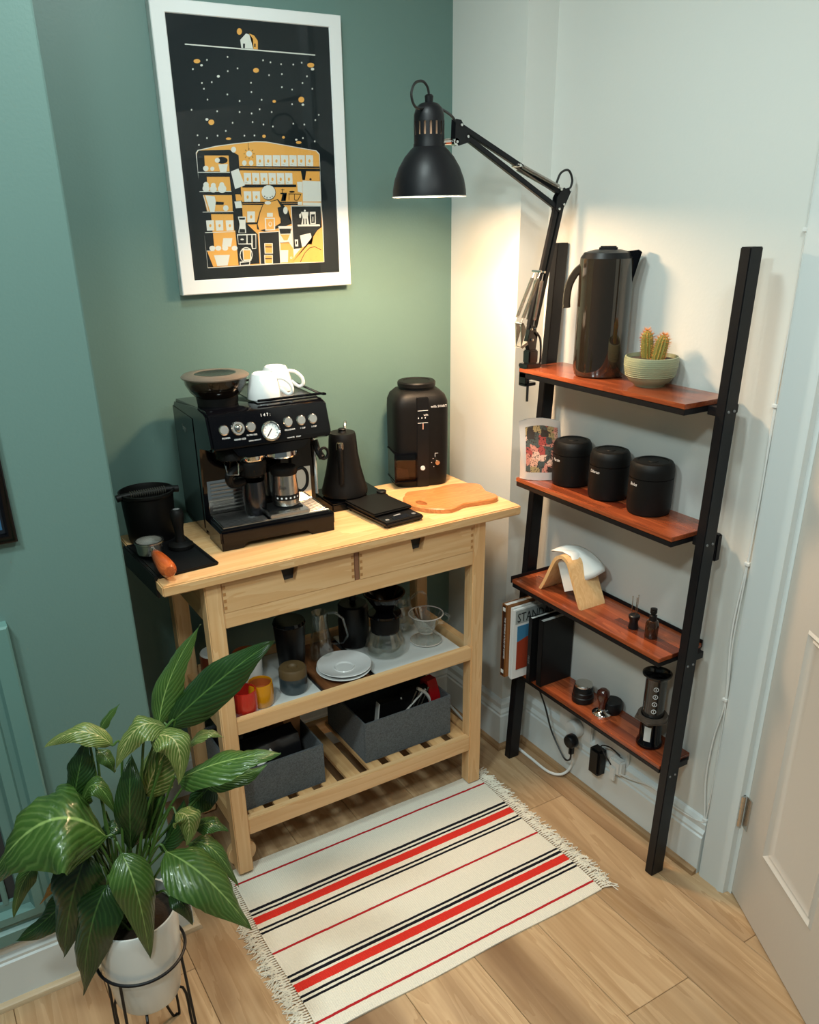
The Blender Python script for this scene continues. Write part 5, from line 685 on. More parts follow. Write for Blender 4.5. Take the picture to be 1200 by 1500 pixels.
# glass pitcher
gp = thing('glass_pitcher', 'slim clear glass pitcher with angular handle behind the saucers', 'pitcher', (-.600, -.235, .4665))
bm = nbm(); lathe(bm, [(0, .002), (.032, .002), (.037, .008), (.034, .04), (.026, .09), (.022, .125), (.024, .15), (.0225, .15), (.0205, .125), (.0245, .09), (.032, .04), (.034, .010), (0, .006)], seg=40); obj('glass_body', bm, 'glass', gp)
bm = nbm(); tube(bm, [(.024, -.0, .140), (.045, -.008, .140), (.066, -.014, .118), (.078, -.017, .062), (.064, -.014, .040), (.034, -.004, .040)], .0036, 8); obj('handle', bm, 'glass', gp)
# clear dripper
cd = thing('clear_dripper', 'clear ribbed glass coffee dripper with round foot on right insert', 'dripper', (-.290, -.308, Z))
bm = nbm(); lathe(bm, [(0, .003), (.022, .003), (.046, .004), (.048, .006), (.046, .008), (.024, .008), (.020, .012), (.018, .030), (.022, .036), (.034, .064), (.050, .092), (.052, .092), (.036, .062), (.022, .034)], seg=56); cdb = obj('cone', bm, 'glass', cd)
bm = nbm(); tube(bm, [(.051*math.cos(a), .051*math.sin(a), .092) for a in [i*PI/20 for i in range(40)]], .0018, 6, closed=True)
tube(bm, [(.047*math.cos(a), .047*math.sin(a), .006) for a in [i*PI/20 for i in range(40)]], .0015, 6, closed=True); tube(bm, [(.021*math.cos(a), .021*math.sin(a), .034) for a in [i*PI/12 for i in range(24)]], .0015, 6, closed=True); obj('rim', bm, mat('bright_glass_edge', (.55, .50, .46), .1, spec=1), cdb)
bm = nbm()
for i in range(14):
    a = 2*PI*i/14; tube(bm, [(.022*math.cos(a), .022*math.sin(a), .038), (.036*math.cos(a+.2), .036*math.sin(a+.2), .064), (.049*math.cos(a+.4), .049*math.sin(a+.4), .090)], .0011, 5)
obj('rib', bm, 'glass', cdb)
bm = nbm(); tube(bm, smooth([(.046, -.012, .082), (.062, -.02, .080), (.068, -.022, .066), (.058, -.018, .054), (.034, -.010, .056)], 5), .0042, 8); obj('handle', bm, 'glass', cd)
# clear server behind the dripper
gs2 = thing('glass_jug', 'clear glass jug with looped handle at the back of right insert', 'jug', (-.318, -.200, Z))
bm = nbm(); lathe(bm, [(0, .002), (.040, .002), (.048, .010), (.048, .05), (.036, .09), (.034, .115), (.032, .115), (.034, .09), (.046, .05), (.046, .012), (0, .005)], seg=40); obj('glass_body', bm, 'glass', gs2)
bm = nbm(); tube(bm, smooth([(.030, -.02, .105), (.05, -.035, .128), (.066, -.045, .118), (.070, -.048, .085), (.062, -.04, .06)], 5), .0038, 8); obj('handle', bm, 'glass', gs2)
# ---------------------------------------------------------------- felt boxes on the slats
def felt_box(label, x0, x1, y0, y1, z0, h):
    t = thing('felt_box', label, 'storage box', ((x0+x1)/2, (y0+y1)/2, z0), 0, 'grey felt boxes on the slatted shelf')
    w_, d_ = (x1-x0)/2, (y1-y0)/2; tk = .005
    bm = nbm(); box(bm, -w_, w_, -d_, d_, 0, tk, bev=.001); obj('bottom', bm, 'felt', t)
    for nm, a in (('front_wall', (-w_, w_, -d_, -d_+tk)), ('back_wall', (-w_, w_, d_-tk, d_)), ('side_wall', (-w_, -w_+tk, -d_+tk, d_-tk)), ('side_wall', (w_-tk, w_, -d_+tk, d_-tk))):
        bm = nbm(); box(bm, *a, tk, h, bev=.0015); obj(nm, bm, 'felt', t)
    return t
felt_box('grey felt box at the left, full of black bags', -.9455, -.690, -.405, -.150, .1765, .128)
felt_box('grey felt box at the right with red and silver packets', -.553, -.256, -.392, -.145, .1765, .135)
def bag(name, label, c, s, rot, m, cat='bag', dent=.12, seed=1, extra=None):
    t = thing(name, label, cat, c)
    bm = nbm(); box(bm, -s[0]/2, s[0]/2, -s[1]/2, s[1]/2, -s[2]/2, s[2]/2)
    bmesh.ops.subdivide_edges(bm, edges=bm.edges, cuts=5, use_grid_fill=True)
    for v in bm.verts:
        f = 1-.5*abs(v.co.z/s[2]*2)**2.2; v.co.y *= f
        v.co += noise.noise_vector(v.co*28+Vector((seed, 0, 0)))*.005
    b = obj('bag_body', bm, m, t, ang=60); b.rotation_euler = rot; 
    if extra: extra(t, b)
    return t
M['black_foil'] = mat('black_foil', (.012, .012, .014), .3)
def lbl(t, b):
    bm = nbm(); box(bm, -.028, .028, -.0005, .0005, -.013, .013, bev=.0003); l = obj('paper_tag', bm, 'paper', t); l.location = (-.030, -.052, .040); l.rotation_euler = (-.9, -.35, .15)
bag('coffee_bag', 'black bag with a pale label in the left felt box', (-.822, -.320, .262), (.16, .09, .15), (.2, 0, .1), 'black_foil', extra=lbl)
bag('kraft_bag', 'brown kraft bag standing in the left felt box', (-.728, -.225, .272), (.05, .10, .18), (.0, .12, 0), mat('kraft_paper', '#b07a48', .7), seed=3)
bag('coffee_bag', 'plain black pouch at the left rear of left felt box', (-.90, -.215, .252), (.07, .10, .13), (0, 0, 0), 'black_foil', seed=5)
bt = thing('notebook_pad', 'dark pad with pale page edge in the right felt box', 'pad', (-.455, -.335, .186))
bm = nbm(); box(bm, -.035, .055, -.012, .012, 0, .140, bev=.002); obj('cover', bm, 'black', bt)
bm = nbm(); box(bm, -.039, -.0352, -.010, .010, .002, .138, bev=.001); obj('page_edges', bm, 'paper', bt)
for ch in bt.children: ch.rotation_euler = (0, .12, 0)
gp2 = thing('tool_packet', 'clear packet holding dark metal tools in the right felt box', 'packet', (-.345, -.33, .19))
bm = nbm(); box(bm, -.055, .045, -.008, .008, .0, .145, bev=.002); p_ = obj('packet_card', bm, 'black', gp2)
bm = nbm()
for k in range(4): tube(bm, [(-.045+.014*k, -.010, .05), (.0+.014*k, -.012, .14)], .003, 6)
obj('metal_rod', bm, 'steel', gp2)
bm = nbm(); tube(bm, [(-.056, -.012, .135), (-.050, -.012, .075), (.03, -.014, .138)], .003, 6); tube(bm, smooth([(.0, -.014, .150), (.028, -.015, .125), (.045, -.015, .095), (.050, -.014, .07)], 4), .005, 6); obj('pale_strap', bm, 'paper', gp2)
bag('foil_packet', 'bright red and silver packet at right end of right felt box', (-.283, -.32, .265), (.035, .06, .165), (0, -.1, .1), 'red_plastic', 'packet', seed=7)

# ================================================================ LADDER SHELF
ld = thing('ladder_shelf', 'black steel ladder shelf with four red brown wooden shelves', 'shelf unit', (.02, -.72, 0))
def post(x0, xt, w0, wt, y0, y1, zt):
    bm = nbm(); A = [bm.verts.new(p) for p in ((x0, y0, 0), (x0+w0, y0, 0), (x0+w0, y1, 0), (x0, y1, 0))]
    B = [bm.verts.new(p) for p in ((xt, y0, zt), (xt+wt, y0, zt), (xt+wt, y1, zt), (xt, y1, zt))]
    bm.faces.new(A[::-1]); bm.faces.new(B)
    for i in range(4): bm.faces.new((A[i], A[(i+1) % 4], B[(i+1) % 4], B[i]))
    bmesh.ops.bevel(bm, geom=bm.edges[:], offset=.0018, segments=2, affect='EDGES')
    return obj('post', bm, 'frame_black', ld, wl=ld)
post(-.0333, .0540, .040, .036, -.4066, -.3816, 1.562)
post(-.0347, .0039, .043, .037, -1.0308, -1.0055, 1.570)
SH = [('s1', -.068, .080, 1.264, -.9780, -.4200, 0), ('s2', -.064, .082, .9650, -.9830, -.4200, 0), ('s3', -.063, .086, .6560, -.9890, -.4200, 1), ('s4', -.024, .088, .3365, -1.0000, -.4200, 0)]
for nm, x0, x1, z, y0, y1, rim in SH:
    bm = nbm(); box(bm, x0+.001, x1, y0, y1, z-.011, z, bev=.0012); s = obj('shelf_board', bm, 'red_wood', ld, wl=ld)
    bm = nbm(); box(bm, x0+.002, x1+.001, y0+.001, y1-.001, z-.024, z-.0112, bev=.001); obj('shelf_frame', bm, 'frame_black', ld, wl=ld)
    if rim:
        bm = nbm(); box(bm, x0-.001, x1+.003, y1, y1+.004, z-.012, z+.009, bev=.001); box(bm, x1, x1+.004, y0, y1, z-.012, z+.009, bev=.001); obj('raised_rim', bm, 'frame_black', ld, wl=ld)
    # brackets and bolts joining posts
    t = z/1.57
    for yy, px, s_ in ((-1.0308, -.0347+.0386*t, -1), (-.3816, -.0333+.0873*t, 1)):
        bm = nbm()
        for dx in (.010, .028): lathe(bm, [(0, .0022), (.0028, .0018), (.0032, 0)], seg=14, mx=T(px+dx, yy, z-.016) @ Matrix.Rotation(PI/2 if s_ < 0 else -PI/2, 4, 'X'))
        obj('bolt', bm, 'grey', ld, wl=ld)
    bm = nbm(); box(bm, x1-.075, x1-.01, -1.0056, y0+.0005, z-.030, z-.011, bev=.001); box(bm, x1-.075, x1-.01, y1-.0005, -.4062, z-.030, z-.011, bev=.001); obj('bracket', bm, 'frame_black', ld, wl=ld)
for z in (.80, 1.06):
    pass
bm = nbm(); box(bm, .035, .052, -1.029, -1.008, .90, .965, bev=.003); obj('wall_stop', bm, 'frame_black', ld, wl=ld)

# ---------------------------------------------------------------- shelf 1
ZS1 = 1.2642
kj = thing('jug_kettle', 'tall glossy dark kettle with hooked handle on the top shelf', 'kettle', (.018, -.625, ZS1), math.radians(-47))
# local +x: spout side (to the right in view), -x: handle
bm = nbm(); prof = [(0, .0), (.050, .0), (.055, .004), (.0585, .02), (.0585, .255), (.0575, .272)]
lathe(bm, prof, seg=64, sx=1.08, sy=.90); obj('kettle_body', bm, mat('bronze_black_gloss', (.020, .014, .009), .07, coat=.8, spec=.6), kj)
bm = nbm(); lathe(bm, [(.0575, .2722), (.050, .284), (.03, .290), (0, .292)], seg=64, sx=1.08, sy=.90); obj('lid', bm, 'black', kj)
bm = nbm(); box(bm, -.020, .022, -.012, .012, .286, .298, bev=.003); obj('lid_button', bm, 'black', kj)
bm = nbm(); prism(bm, [(.042, .200), (.058, .205), (.078, .285), (.070, .290), (.04, .286)], -.016, .016, 'XZ', bev=.004); obj('spout', bm, 'gloss', kj)
bm = nbm(); P_ = smooth([(-.053, 0, .255), (-.070, 0, .240), (-.084, 0, .212), (-.088, 0, .180), (-.087, 0, .160)], 5)
n = len(P_); rings = []
for i, p in enumerate(P_):
    t = (P_[min(i+1, n-1)]-P_[max(i-1, 0)]).normalized(); s = Vector((0, 1, 0)); q = t.cross(s)
    rings.append([bm.verts.new(p+s*a*.013+q*b*.009) for a, b in ((-1, -.7), (-.7, -1), (.7, -1), (1, -.7), (1, .7), (.7, 1), (-.7, 1), (-1, .7))])
for a, b in zip(rings, rings[1:]):
    for k in range(8): bm.faces.new((a[k], a[(k+1) % 8], b[(k+1) % 8], b[k]))
bm.faces.new(rings[0]); bm.faces.new(rings[-1][::-1]); obj('handle', bm, mat('bronze_black_gloss_handle', (.035, .026, .017), .12, coat=1.0), kj)
# cactus
cx = thing('potted_cactus', 'two stemmed spiny cactus in a sage green ribbed pot on top shelf', 'potted plant', (.028, -.784, ZS1))
bm = nbm(); pr = [(0, .0), (.034, .0), (.036, .004), (.046, .010), (.056, .024), (.0605, .042), (.0615, .058), (.060, .066), (.0575, .067), (.056, .058), (.052, .03), (0, .028)]
lathe(bm, pr, seg=56); pt = obj('pot', bm, 'pot_green', cx)
bm = nbm()
for k in range(9): lathe(bm, [(r0, z0-.0006), (r0+.0007, z0), (r0, z0+.0006)] if 0 else [(.0568+.0045*min(1, k/5)-.001, .024+.0045*k-.0012), (.0572+.0045*min(1, k/5), .024+.0045*k), (.0568+.0045*min(1, k/5)-.001, .024+.0045*k+.0012)], seg=56)
obj('throwing_ring', bm, 'pot_green', pt)
bm = nbm(); lathe(bm, [(0, .060), (.030, .061), (.0565, .058)], seg=40); obj('soil', bm, 'soil', pt)
def cact(base, top, r, seed):
    rn = random.Random(seed); b, t = Vector(base), Vector(top); ax = (t-b); L = ax.length; mx = frame(base, (1, .2, 0), ax.cross(Vector((1, .2, 0)))); mx = T(*base) @ ax.to_track_quat('Z', 'Y').to_matrix().to_4x4()
    bm = nbm(); seg = 48; rings = []
    zs = [(.0, .9), (.15, 1), (.4, 1.05), (.7, 1), (.85, .85), (.95, .55), (1.0, .15)]
    for tz, f in zs:
        rings.append([bm.verts.new(mx @ Vector((r*f*(1+.13*math.cos(12*a))*math.cos(a), r*f*(1+.13*math.cos(12*a))*math.sin(a), L*tz))) for a in [2*PI*i/seg for i in range(seg)]])
    for a, c in zip(rings, rings[1:]):
        for i in range(seg): bm.faces.new((a[i], a[(i+1) % seg], c[(i+1) % seg], c[i]))
    bm.faces.new(rings[-1]); st = obj('cactus_stem', bm, 'cactus', cx)
    bm = nbm()
    for rib in range(12):
        a = 2*PI*rib/12
        for k in range(13):
            tz = .06+.94*k/12; f = 1.13 if tz < .8 else 1.13*max(.2, (1.03-tz)/.23)
            p = Vector((r*f*math.cos(a), r*f*math.sin(a), L*tz))
            for q in range(5 if tz < .75 else 9):
                d = Vector((math.cos(a)+rn.uniform(-.7, .7), math.sin(a)+rn.uniform(-.7, .7), rn.uniform(-.4, .8)+(1.0 if tz > .8 else 0))).normalized()
                e = p+d*rn.uniform(.004, .008 if tz < .75 else .013); s = d.orthogonal().normalized()*.00035
                v = [bm.verts.new(mx @ x) for x in (p+s, p-s, e)]; bm.faces.new(v)
    s = obj('spines', bm, 'spine', st, flat=True); s['kind'] = 'stuff'
cact((-.002, .012, .056), (-.006, .016, .122), .0120, 1); cact((.004, -.012, .056), (.012, -.020, .114), .0130, 2)
# ---------------------------------------------------------------- shelf 2
ZS2 = .9652
bgx = thing('coffee_bag', 'silver coffee pouch with pink patchwork label beside the black canisters', 'bag', (-.020, -.462, ZS2+.001))
E1 = Vector((.080, -.070, 0)); bm = nbm(); NX, NZ = 14, 16; W_, H_ = .108, .158
ex = Vector((.80, -.60, 0)).normalized(); en = Vector((-.60, -.80, 0))
def bagp(u, v, side):
    th_ = .020*(1-v)**.8*math.sin(PI*u)**.5+.001
    p = ex*((u-.46)*W_)+Vector((0, 0, v*H_))
    p += en*(side*th_+.010*math.sin(v*5+u*3)*v - .0*v) ; p += Vector((-.026, -.010, 0))*v*v*.6
    p.z += .010*math.sin(u*PI)*v+.006*(u)*v
    return p
grid = {}
for s in (1, -1):
    for i in range(NX+1):
        for k in range(NZ+1): grid[s, i, k] = bm.verts.new(bagp(i/NX, k/NZ, s)+noise.noise_vector(Vector((i*.9, k*.8, s)))*.0012)
    for i in range(NX):
        for k in range(NZ):
            f = bm.faces.new((grid[s, i, k], grid[s, i+1, k], grid[s, i+1, k+1], grid[s, i, k+1]))
            if s == 1 and 1 < i < NX-1 and 1 < k < NZ-2: f.material_index = 1
bmesh.ops.remove_doubles(bm, verts=bm.verts, dist=.0004)
def patchwork():
    m, nt, p = base_mat('patchwork_print'); N = nt.nodes.new; L = nt.links.new
    tc = N('ShaderNodeTexCoord'); mp = N('ShaderNodeMapping'); mp.inputs['Rotation'].default_value = (0, 0, .64); mp.inputs['Scale'].default_value = (1, 1, 1); L(tc.outputs['Object'], mp.inputs[0])
    vo = N('ShaderNodeTexVoronoi'); vo.distance = 'CHEBYCHEV'; vo.inputs['Scale'].default_value = 52; vo.inputs['Randomness'].default_value = .75; L(mp.outputs[0], vo.inputs['Vector'])
    cr = N('ShaderNodeValToRGB'); cr.color_ramp.interpolation = 'CONSTANT'; e = cr.color_ramp.elements
    e[0].color = lin('#c98474'); e[1].position = .22; e[1].color = lin('#4c5450')
    for ps, c in ((.38, '#d9a48c'), (.52, '#a84a44'), (.64, '#a89266'), (.76, '#e0b8a4'), (.88, '#3a3530')): q = cr.color_ramp.elements.new(ps); q.color = lin(c)
    sp = N('ShaderNodeSeparateColor'); L(vo.outputs['Color'], sp.inputs[0]); L(sp.outputs[0], cr.inputs[0])
    n = N('ShaderNodeTexNoise'); n.inputs['Scale'].default_value = 260; n.inputs['Detail'].default_value = 2; L(tc.outputs['Object'], n.inputs['Vector'])
    mr = N('ShaderNodeMapRange'); mr.inputs[1].default_value = .56; mr.inputs[2].default_value = .60; L(n.outputs['Fac'], mr.inputs[0])
    mx = N('ShaderNodeMix'); mx.data_type = 'RGBA'; mx.inputs[7].default_value = lin('#3c2a26'); L(cr.outputs[0], mx.inputs[6]); L(mr.outputs[0], mx.inputs[0]); L(mx.outputs[2], p.inputs['Base Color']); p.inputs['Roughness'].default_value = .4
    return m
obj('pouch', bm, [mat('silver_white_foil', (.62, .60, .58), .3, .25), patchwork()], bgx, ang=60)
def canister(label, loc, r, h, word):
    t = thing('storage_canister', label, 'canister', loc, 0, 'black canisters on the second shelf')
    hb = h*.70
    bm = nbm(); lathe(bm, [(0, 0), (r*.86, 0), (r*.95, .003), (r*.985, .010), (r, .02), (r, hb)], seg=56); obj('body', bm, 'matte', t)
    bm = nbm(); lathe(bm, [(r*.975, hb), (r*1.0, hb+.0015), (r*1.0, h-.020), (r*.965, h-.009), (r*.88, h-.002), (r*.78, h), (r*.70, h-.0005), (r*.68, h-.002), (r*.25, h-.002), (r*.22, h-.0005), (0, h-.0005)], seg=56); obj('lid', bm, 'matte', t)
    a = math.radians(170)
    n = Vector((math.cos(a), math.sin(a), 0)); x = Vector((-n.y, n.x, 0))
    # lettering wrapped on the curved wall
    c = bpy.data.curves.new('l', 'FONT'); c.body = word; c.size = .0105; c.shear = .3; o = bpy.data.objects.new('tmp', c); COL.objects.link(o); bpy.context.view_layer.update()
    me = bpy.data.meshes.new_from_object(o); bpy.data.objects.remove(o)
    for v in me.vertices:
        aa = a+(v.co.x-.008)/r; v.co = Vector(((r+.0004)*math.cos(aa), (r+.0004)*math.sin(aa), hb-.016+v.co.y))
    me.name = 'lettering'; me.materials.clear(); me.materials.append(M['white_print']); l = bpy.data.objects.new('lettering', me); COL.objects.link(l); l.parent = t
canister('matte black canister beside the silver pouch', (.026, -.543, ZS2), .0510, .120, 'Pardo')
canister('matte black canister between its two lookalikes', (.026, -.683, ZS2), .0505, .124, 'Diferso')
canister('matte black canister nearest the shelf right post', (.027, -.823, ZS2), .053, .128, 'Bolas')
# ---------------------------------------------------------------- shelf 3
ZS3 = .6562
fh = thing('filter_holder', 'bent pale wood arch holding white paper filters on the third shelf', 'filter holder', (.005, -.605, ZS3))
arch = smooth([(-.088, 0), (-.070, .035), (-.052, .080), (-.034, .112), (-.010, .126), (.014, .118), (.034, .085), (.056, .040), (.076, 0)] and [Vector((a, b, 0)) for a, b in [(.090, 0), (.070, .035), (.050, .078), (.032, .110), (.008, .124), (-.016, .114), (-.034, .082), (-.056, .040), (-.078, 0)]], 5)
n = len(arch); bm = nbm(); tk = .005; outer = []; inner = []
for i, p in enumerate(arch):
    t = (arch[min(i+1, n-1)]-arch[max(i-1, 0)]).normalized(); q = Vector((-t.y, t.x, 0))
    outer.append(p-q*tk*1.0); inner.append(p+q*tk*1.0)
for lst in (outer, inner): lst[0].y = lst[-1].y = 0
poly = [(v.x, v.y) for v in outer]+[(v.x, v.y) for v in inner[::-1]]
rings = [[bm.verts.new((x, a, max(b, 0))) for a, b in poly] for x in (-.042, .045)]
m = len(poly)
for i in range(m): bm.faces.new((rings[0][i], rings[0][(i+1) % m], rings[1][(i+1) % m], rings[1][i]))
for rg in rings:
    for i in range(n-1): bm.faces.new((rg[i], rg[i+1], rg[m-2-i], rg[m-1-i]))
obj('bent_arch', bm, 'holder_wood', fh)
pfx = thing('paper_filters', 'sheaf of white cone paper filters draped over the wood arch', 'paper filter', (.005, -.605, ZS3+.05))
FO = [(-.022, -.540, .776), (-.005, -.552, .786), (.012, -.562, .792), (.035, -.580, .793), (.046, -.602, .788), (.052, -.625, .781), (.057, -.650, .768), (.056, -.668, .759), (.042, -.684, .752), (.022, -.668, .733), (.000, -.646, .716), (-.012, -.634, .752), (-.018, -.615, .784), (-.020, -.585, .787), (-.022, -.560, .782)]
for s in range(3):
    bm = nbm(); o3 = Vector((.005, -.605, ZS3+.05)); cen = Vector((.016, -.612, .7905))-o3; prev = None
    for q in range(6):
        f = 1-q/6; ring = []
        for p in FO:
            v = Vector(p)-o3; w_ = cen.lerp(v, f); w_.z += .006*(1-f*f)*0+.0016*s; w_.x -= .0018*s; ring.append(bm.verts.new(w_))
        if prev:
            for i in range(len(FO)): bm.faces.new((prev[i], prev[(i+1) % len(FO)], ring[(i+1) % len(FO)], ring[i]))
        prev = ring
    bm.faces.new(prev)
    o = obj('filter_sheet', bm, 'paper', pfx, ang=70); md = o.modifiers.new('t', 'SOLIDIFY'); md.thickness = .0012
for dx in (0, .010):
    bm = nbm(); prism(bm, [(.040, .046), (.004, -.031), (-.030, -.014), (-.012, .066), (.020, .062)], -.026+dx, -.0245+dx, 'YZ'); obj('folded_tip', bm, 'paper', pfx)
nt_ = thing('needle_tool', 'upright thin needles in a black round stand beside the spray bottle', 'distribution tool', (.006, -.836, ZS3))
bm = nbm(); lathe(bm, [(0, 0), (.013, 0), (.0135, .004), (.011, .014), (.011, .022), (.0145, .030), (.0145, .036), (.012, .038), (0, .036)], seg=28); obj('stand', bm, 'black', nt_)
for dx, dy, h in ((-.002, .008, .085), (.003, -.004, .092), (-.005, -.007, .088)):
    bm = nbm(); tube(bm, [(dx, dy, .03), (dx*1.1, dy*1.15, h)], .0010, 5); tube(bm, [(dx*1.1, dy*1.15, h), (dx*1.1, dy*1.15, h+.002)], .0018, 6); obj('needle', bm, 'steel', nt_)
sb = thing('spray_bottle', 'small dark amber spray bottle with black pump on third shelf', 'bottle', (.008, -.895, ZS3))
bm = nbm(); lathe(bm, [(0, 0), (.0155, 0), (.0165, .002), (.0165, .036), (.014, .044), (.008, .048), (0, .048)], seg=32); obj('glass_bottle', bm, 'amber', sb)
bm = nbm(); lathe(bm, [(.0095, .046), (.0095, .060), (.006, .062), (.006, .066), (.0085, .067), (.0085, .078), (0, .080)], seg=24); tube(bm, [(0, 0, .073), (-.008, -.009, .073)], .003, 8); obj('pump', bm, 'black', sb)
# ---------------------------------------------------------------- shelf 4: books and coffee things
ZS4 = .3367
def book(name, label, loc, w_, d_, h, cover, pages='paper', hard=True, extra=None, cat='book', rz=0):
    t = thing(name, label, cat, loc, rz)   # spine at local x=0 facing -x, thickness along y
    tk = .002 if hard else .0006
    bm = nbm(); box(bm, 0, w_, -d_/2, -d_/2+tk, 0, h, bev=.0003); box(bm, 0, w_, d_/2-tk, d_/2, 0, h, bev=.0003); box(bm, -.0005, tk, -d_/2, d_/2, 0, h, bev=.0004)
    obj('cover', bm, cover, t)
    bm = nbm(); box(bm, tk, w_-.003, -d_/2+tk, d_/2-tk, .002 if hard else .0, h-(.003 if hard else 0)); obj('pages', bm, pages, t)
    if extra: extra(t, d_, h)
    return t
def brown_x(t, d_, h):
    bm = nbm(); box(bm, -.0012, -.0006, -d_/2+.004, d_/2-.004, .004, h-.004, bev=.0002); obj('spine_label', bm, mat('dark_spine', '#3a1c10', .5), t)
    mx = Matrix(((0, 0, -1, -.0013), (0, -1, 0, .003), (-1, 0, 0, h-.035), (0, 0, 0, 1)))
    text('THE WORLD ATLAS OF COFFEE', .0085, Matrix(((0, 0, -1, -.0014), (0, -1, 0, -.003), (-1, 0, 0, h-.04), (0, 0, 0, 1))), 'white_print', t, sx=1.15)
    for z in (.012, h-.022): bm = nbm(); box(bm, -.0018, -.0012, -.006, .006, z, z+.012, bev=.0002); obj('spine_emblem', bm, 'paper', t)
book('hardback_book', 'brown hardback book at the left end, spine outward', (-.084, -.4185, ZS4), .17, .0215, .243, mat('brown_cover', '#8a5526', .5), extra=brown_x)
def std_x(t, d_, h):
    bm = nbm(); box(bm, .006, .160, -d_/2-.0007, -d_/2-.0001, h-.047, h-.003); obj('title_band', bm, mat('cool_grey_print', '#9aa09e', .5), t)
    text('STANDART', .042, T(.012, -d_/2-.0009, h-.042) @ RX90, 'black_print', t, sx=.74)
    bm = nbm(); box(bm, .014, .150, -d_/2-.0009, -d_/2-.0002, .125, h-.055); o = obj('sky_print', bm, None or mat('blue_sky_print', '#3d7aa0', .5), t)
    bm = nbm(); prism(bm, [(.014, .03), (.150, .03), (.150, .155), (.09, .14), (.05, .135), (.014, .124)], -d_/2-.0012, -d_/2-.0002, 'XZ'); obj('desert_print', bm, mat('red_sand_print', '#9a3a22', .5), t)
book('magazine', 'white magazine titled in black capitals with blue and red cover picture', (-.074, -.4470, ZS4), .165, .010, .232, 'porcelain', hard=False, extra=std_x, cat='magazine')
book('magazine', 'plain white magazine between the brown book and the titled magazine', (-.070, -.4360, ZS4), .165, .010, .234, 'paper', hard=False, cat='magazine')
def blk_x(t, d_, h):
    text('MILDE', .010, Matrix(((0, 0, -1, -.0010), (0, -1, 0, .003), (-1, 0, 0, .09), (0, 0, 0, 1))), 'grey', t)
book('black_notebook', 'slim black book beside the titled magazine', (-.040, -.4870, ZS4), .12, .016, .215, 'black', hard=True, extra=blk_x)
book('black_notebook', 'taller plain black notebook at the right end of the books', (-.030, -.5230, ZS4), .118, .020, .218, 'black', hard=True, rz=0)
tn = thing('lidded_tin', 'small black stepped tin with silver lid beside the notebooks', 'tin', (.028, -.655, ZS4))
bm = nbm(); lathe(bm, [(0, 0), (.029, 0), (.0315, .003), (.0315, .018), (.0295, .020), (.0295, .032), (.028, .034), (.028, .044), (.025, .050)], seg=40); obj('tin_body', bm, 'black', tn)
bm = nbm(); lathe(bm, [(.0255, .050), (.026, .054), (.024, .0575), (.008, .058), (0, .057)], seg=40); obj('lid', bm, 'steel', tn)
tp2 = thing('tamper', 'dark wooden handled tamper with polished steel base on bottom shelf', 'tamper', (.020, -.742, ZS4))
bm = nbm(); lathe(bm, [(0, 0), (.0265, 0), (.0275, .002), (.0275, .008), (.024, .012), (.012, .018), (.010, .022), (0, .022)], seg=44); obj('steel_base', bm, 'chrome', tp2)
bm = nbm(); lathe(bm, [(0, .022), (.010, .022), (.0095, .030), (.013, .045), (.0175, .060), (.0185, .068), (.0165, .077), (.010, .083), (0, .084)], seg=32); obj('handle', bm, 'dark_wood', tp2)
bt2 = thing('black_puck_tool', 'flat black round distribution tool behind the wooden tamper', 'distribution tool', (.055, -.745, ZS4))
bm = nbm(); lathe(bm, [(0, 0), (.024, 0), (.026, .004), (.026, .012), (.029, .014), (.029, .034), (.027, .037), (0, .037)], seg=40); obj('puck', bm, 'black', bt2)
ap = thing('coffee_press', 'black cylinder coffee press with flared top and white numerals', 'coffee press', (.030, -.912, ZS4))
hexa = lambda r: [(r*math.cos(PI/6+PI/3*k), r*math.sin(PI/6+PI/3*k)) for k in range(6)]
bm = nbm(); lathe(bm, [(0, 0), (.032, 0), (.034, .003), (.0335, .012), (.0285, .020), (.0285, .075), (.026, .078)], seg=48); obj('cup_body', bm, 'gloss', ap)
bm = nbm(); prism(bm, hexa(.033), 0, .008, bev=.001); obj('hex_foot', bm, 'gloss', ap)
bm = nbm(); prism(bm, hexa(.047), .080, .086, bev=.002); lathe(bm, [(.030, .078), (.036, .078), (.040, .086), (.038, .094), (.030, .094)], seg=48); obj('hex_flange', bm, mat('smoke_brown_plastic', '#4a4038', .3), ap)
bm = nbm(); lathe(bm, [(.0265, .08), (.0275, .085), (.0275, .200), (.030, .207), (.0375, .213), (.0375, .216), (.034, .217), (.027, .209), (.0245, .2)], seg=48); tubeb = obj('chamber', bm, mat('smoke_black_plastic', (.018, .017, .016), .2, coat=.3), ap)
bm = nbm(); lathe(bm, [(0, .19), (.0245, .19)], seg=32); obj('plunger', bm, 'matte', ap)
for k, nmb in enumerate('1234'):
    a = math.radians(180+58-14); n_ = Vector((math.cos(a), math.sin(a), 0)); x_ = Vector((-n_.y, n_.x, 0))
    z = .115+.022*k; mx = Matrix(((x_.x, 0, n_.x, n_.x*.0278), (x_.y, 0, n_.y, n_.y*.0278), (0, 1, 0, z), (0, 0, 0, 1)))
    bm = nbm(); tube(bm, [mx @ Vector((.0058*math.cos(q*PI/10), .0058*math.sin(q*PI/10), -.0002)) for q in range(20)], .0008, 5, closed=True); obj('number_ring', bm, 'white_print', tubeb)
    text(nmb, .0085, mx @ T(-.0024, -.003, 0), 'white_print', tubeb)
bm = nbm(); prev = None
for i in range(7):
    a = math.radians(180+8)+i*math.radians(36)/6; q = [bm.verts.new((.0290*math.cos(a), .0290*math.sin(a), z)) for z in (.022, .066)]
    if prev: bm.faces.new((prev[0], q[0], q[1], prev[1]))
    prev = q
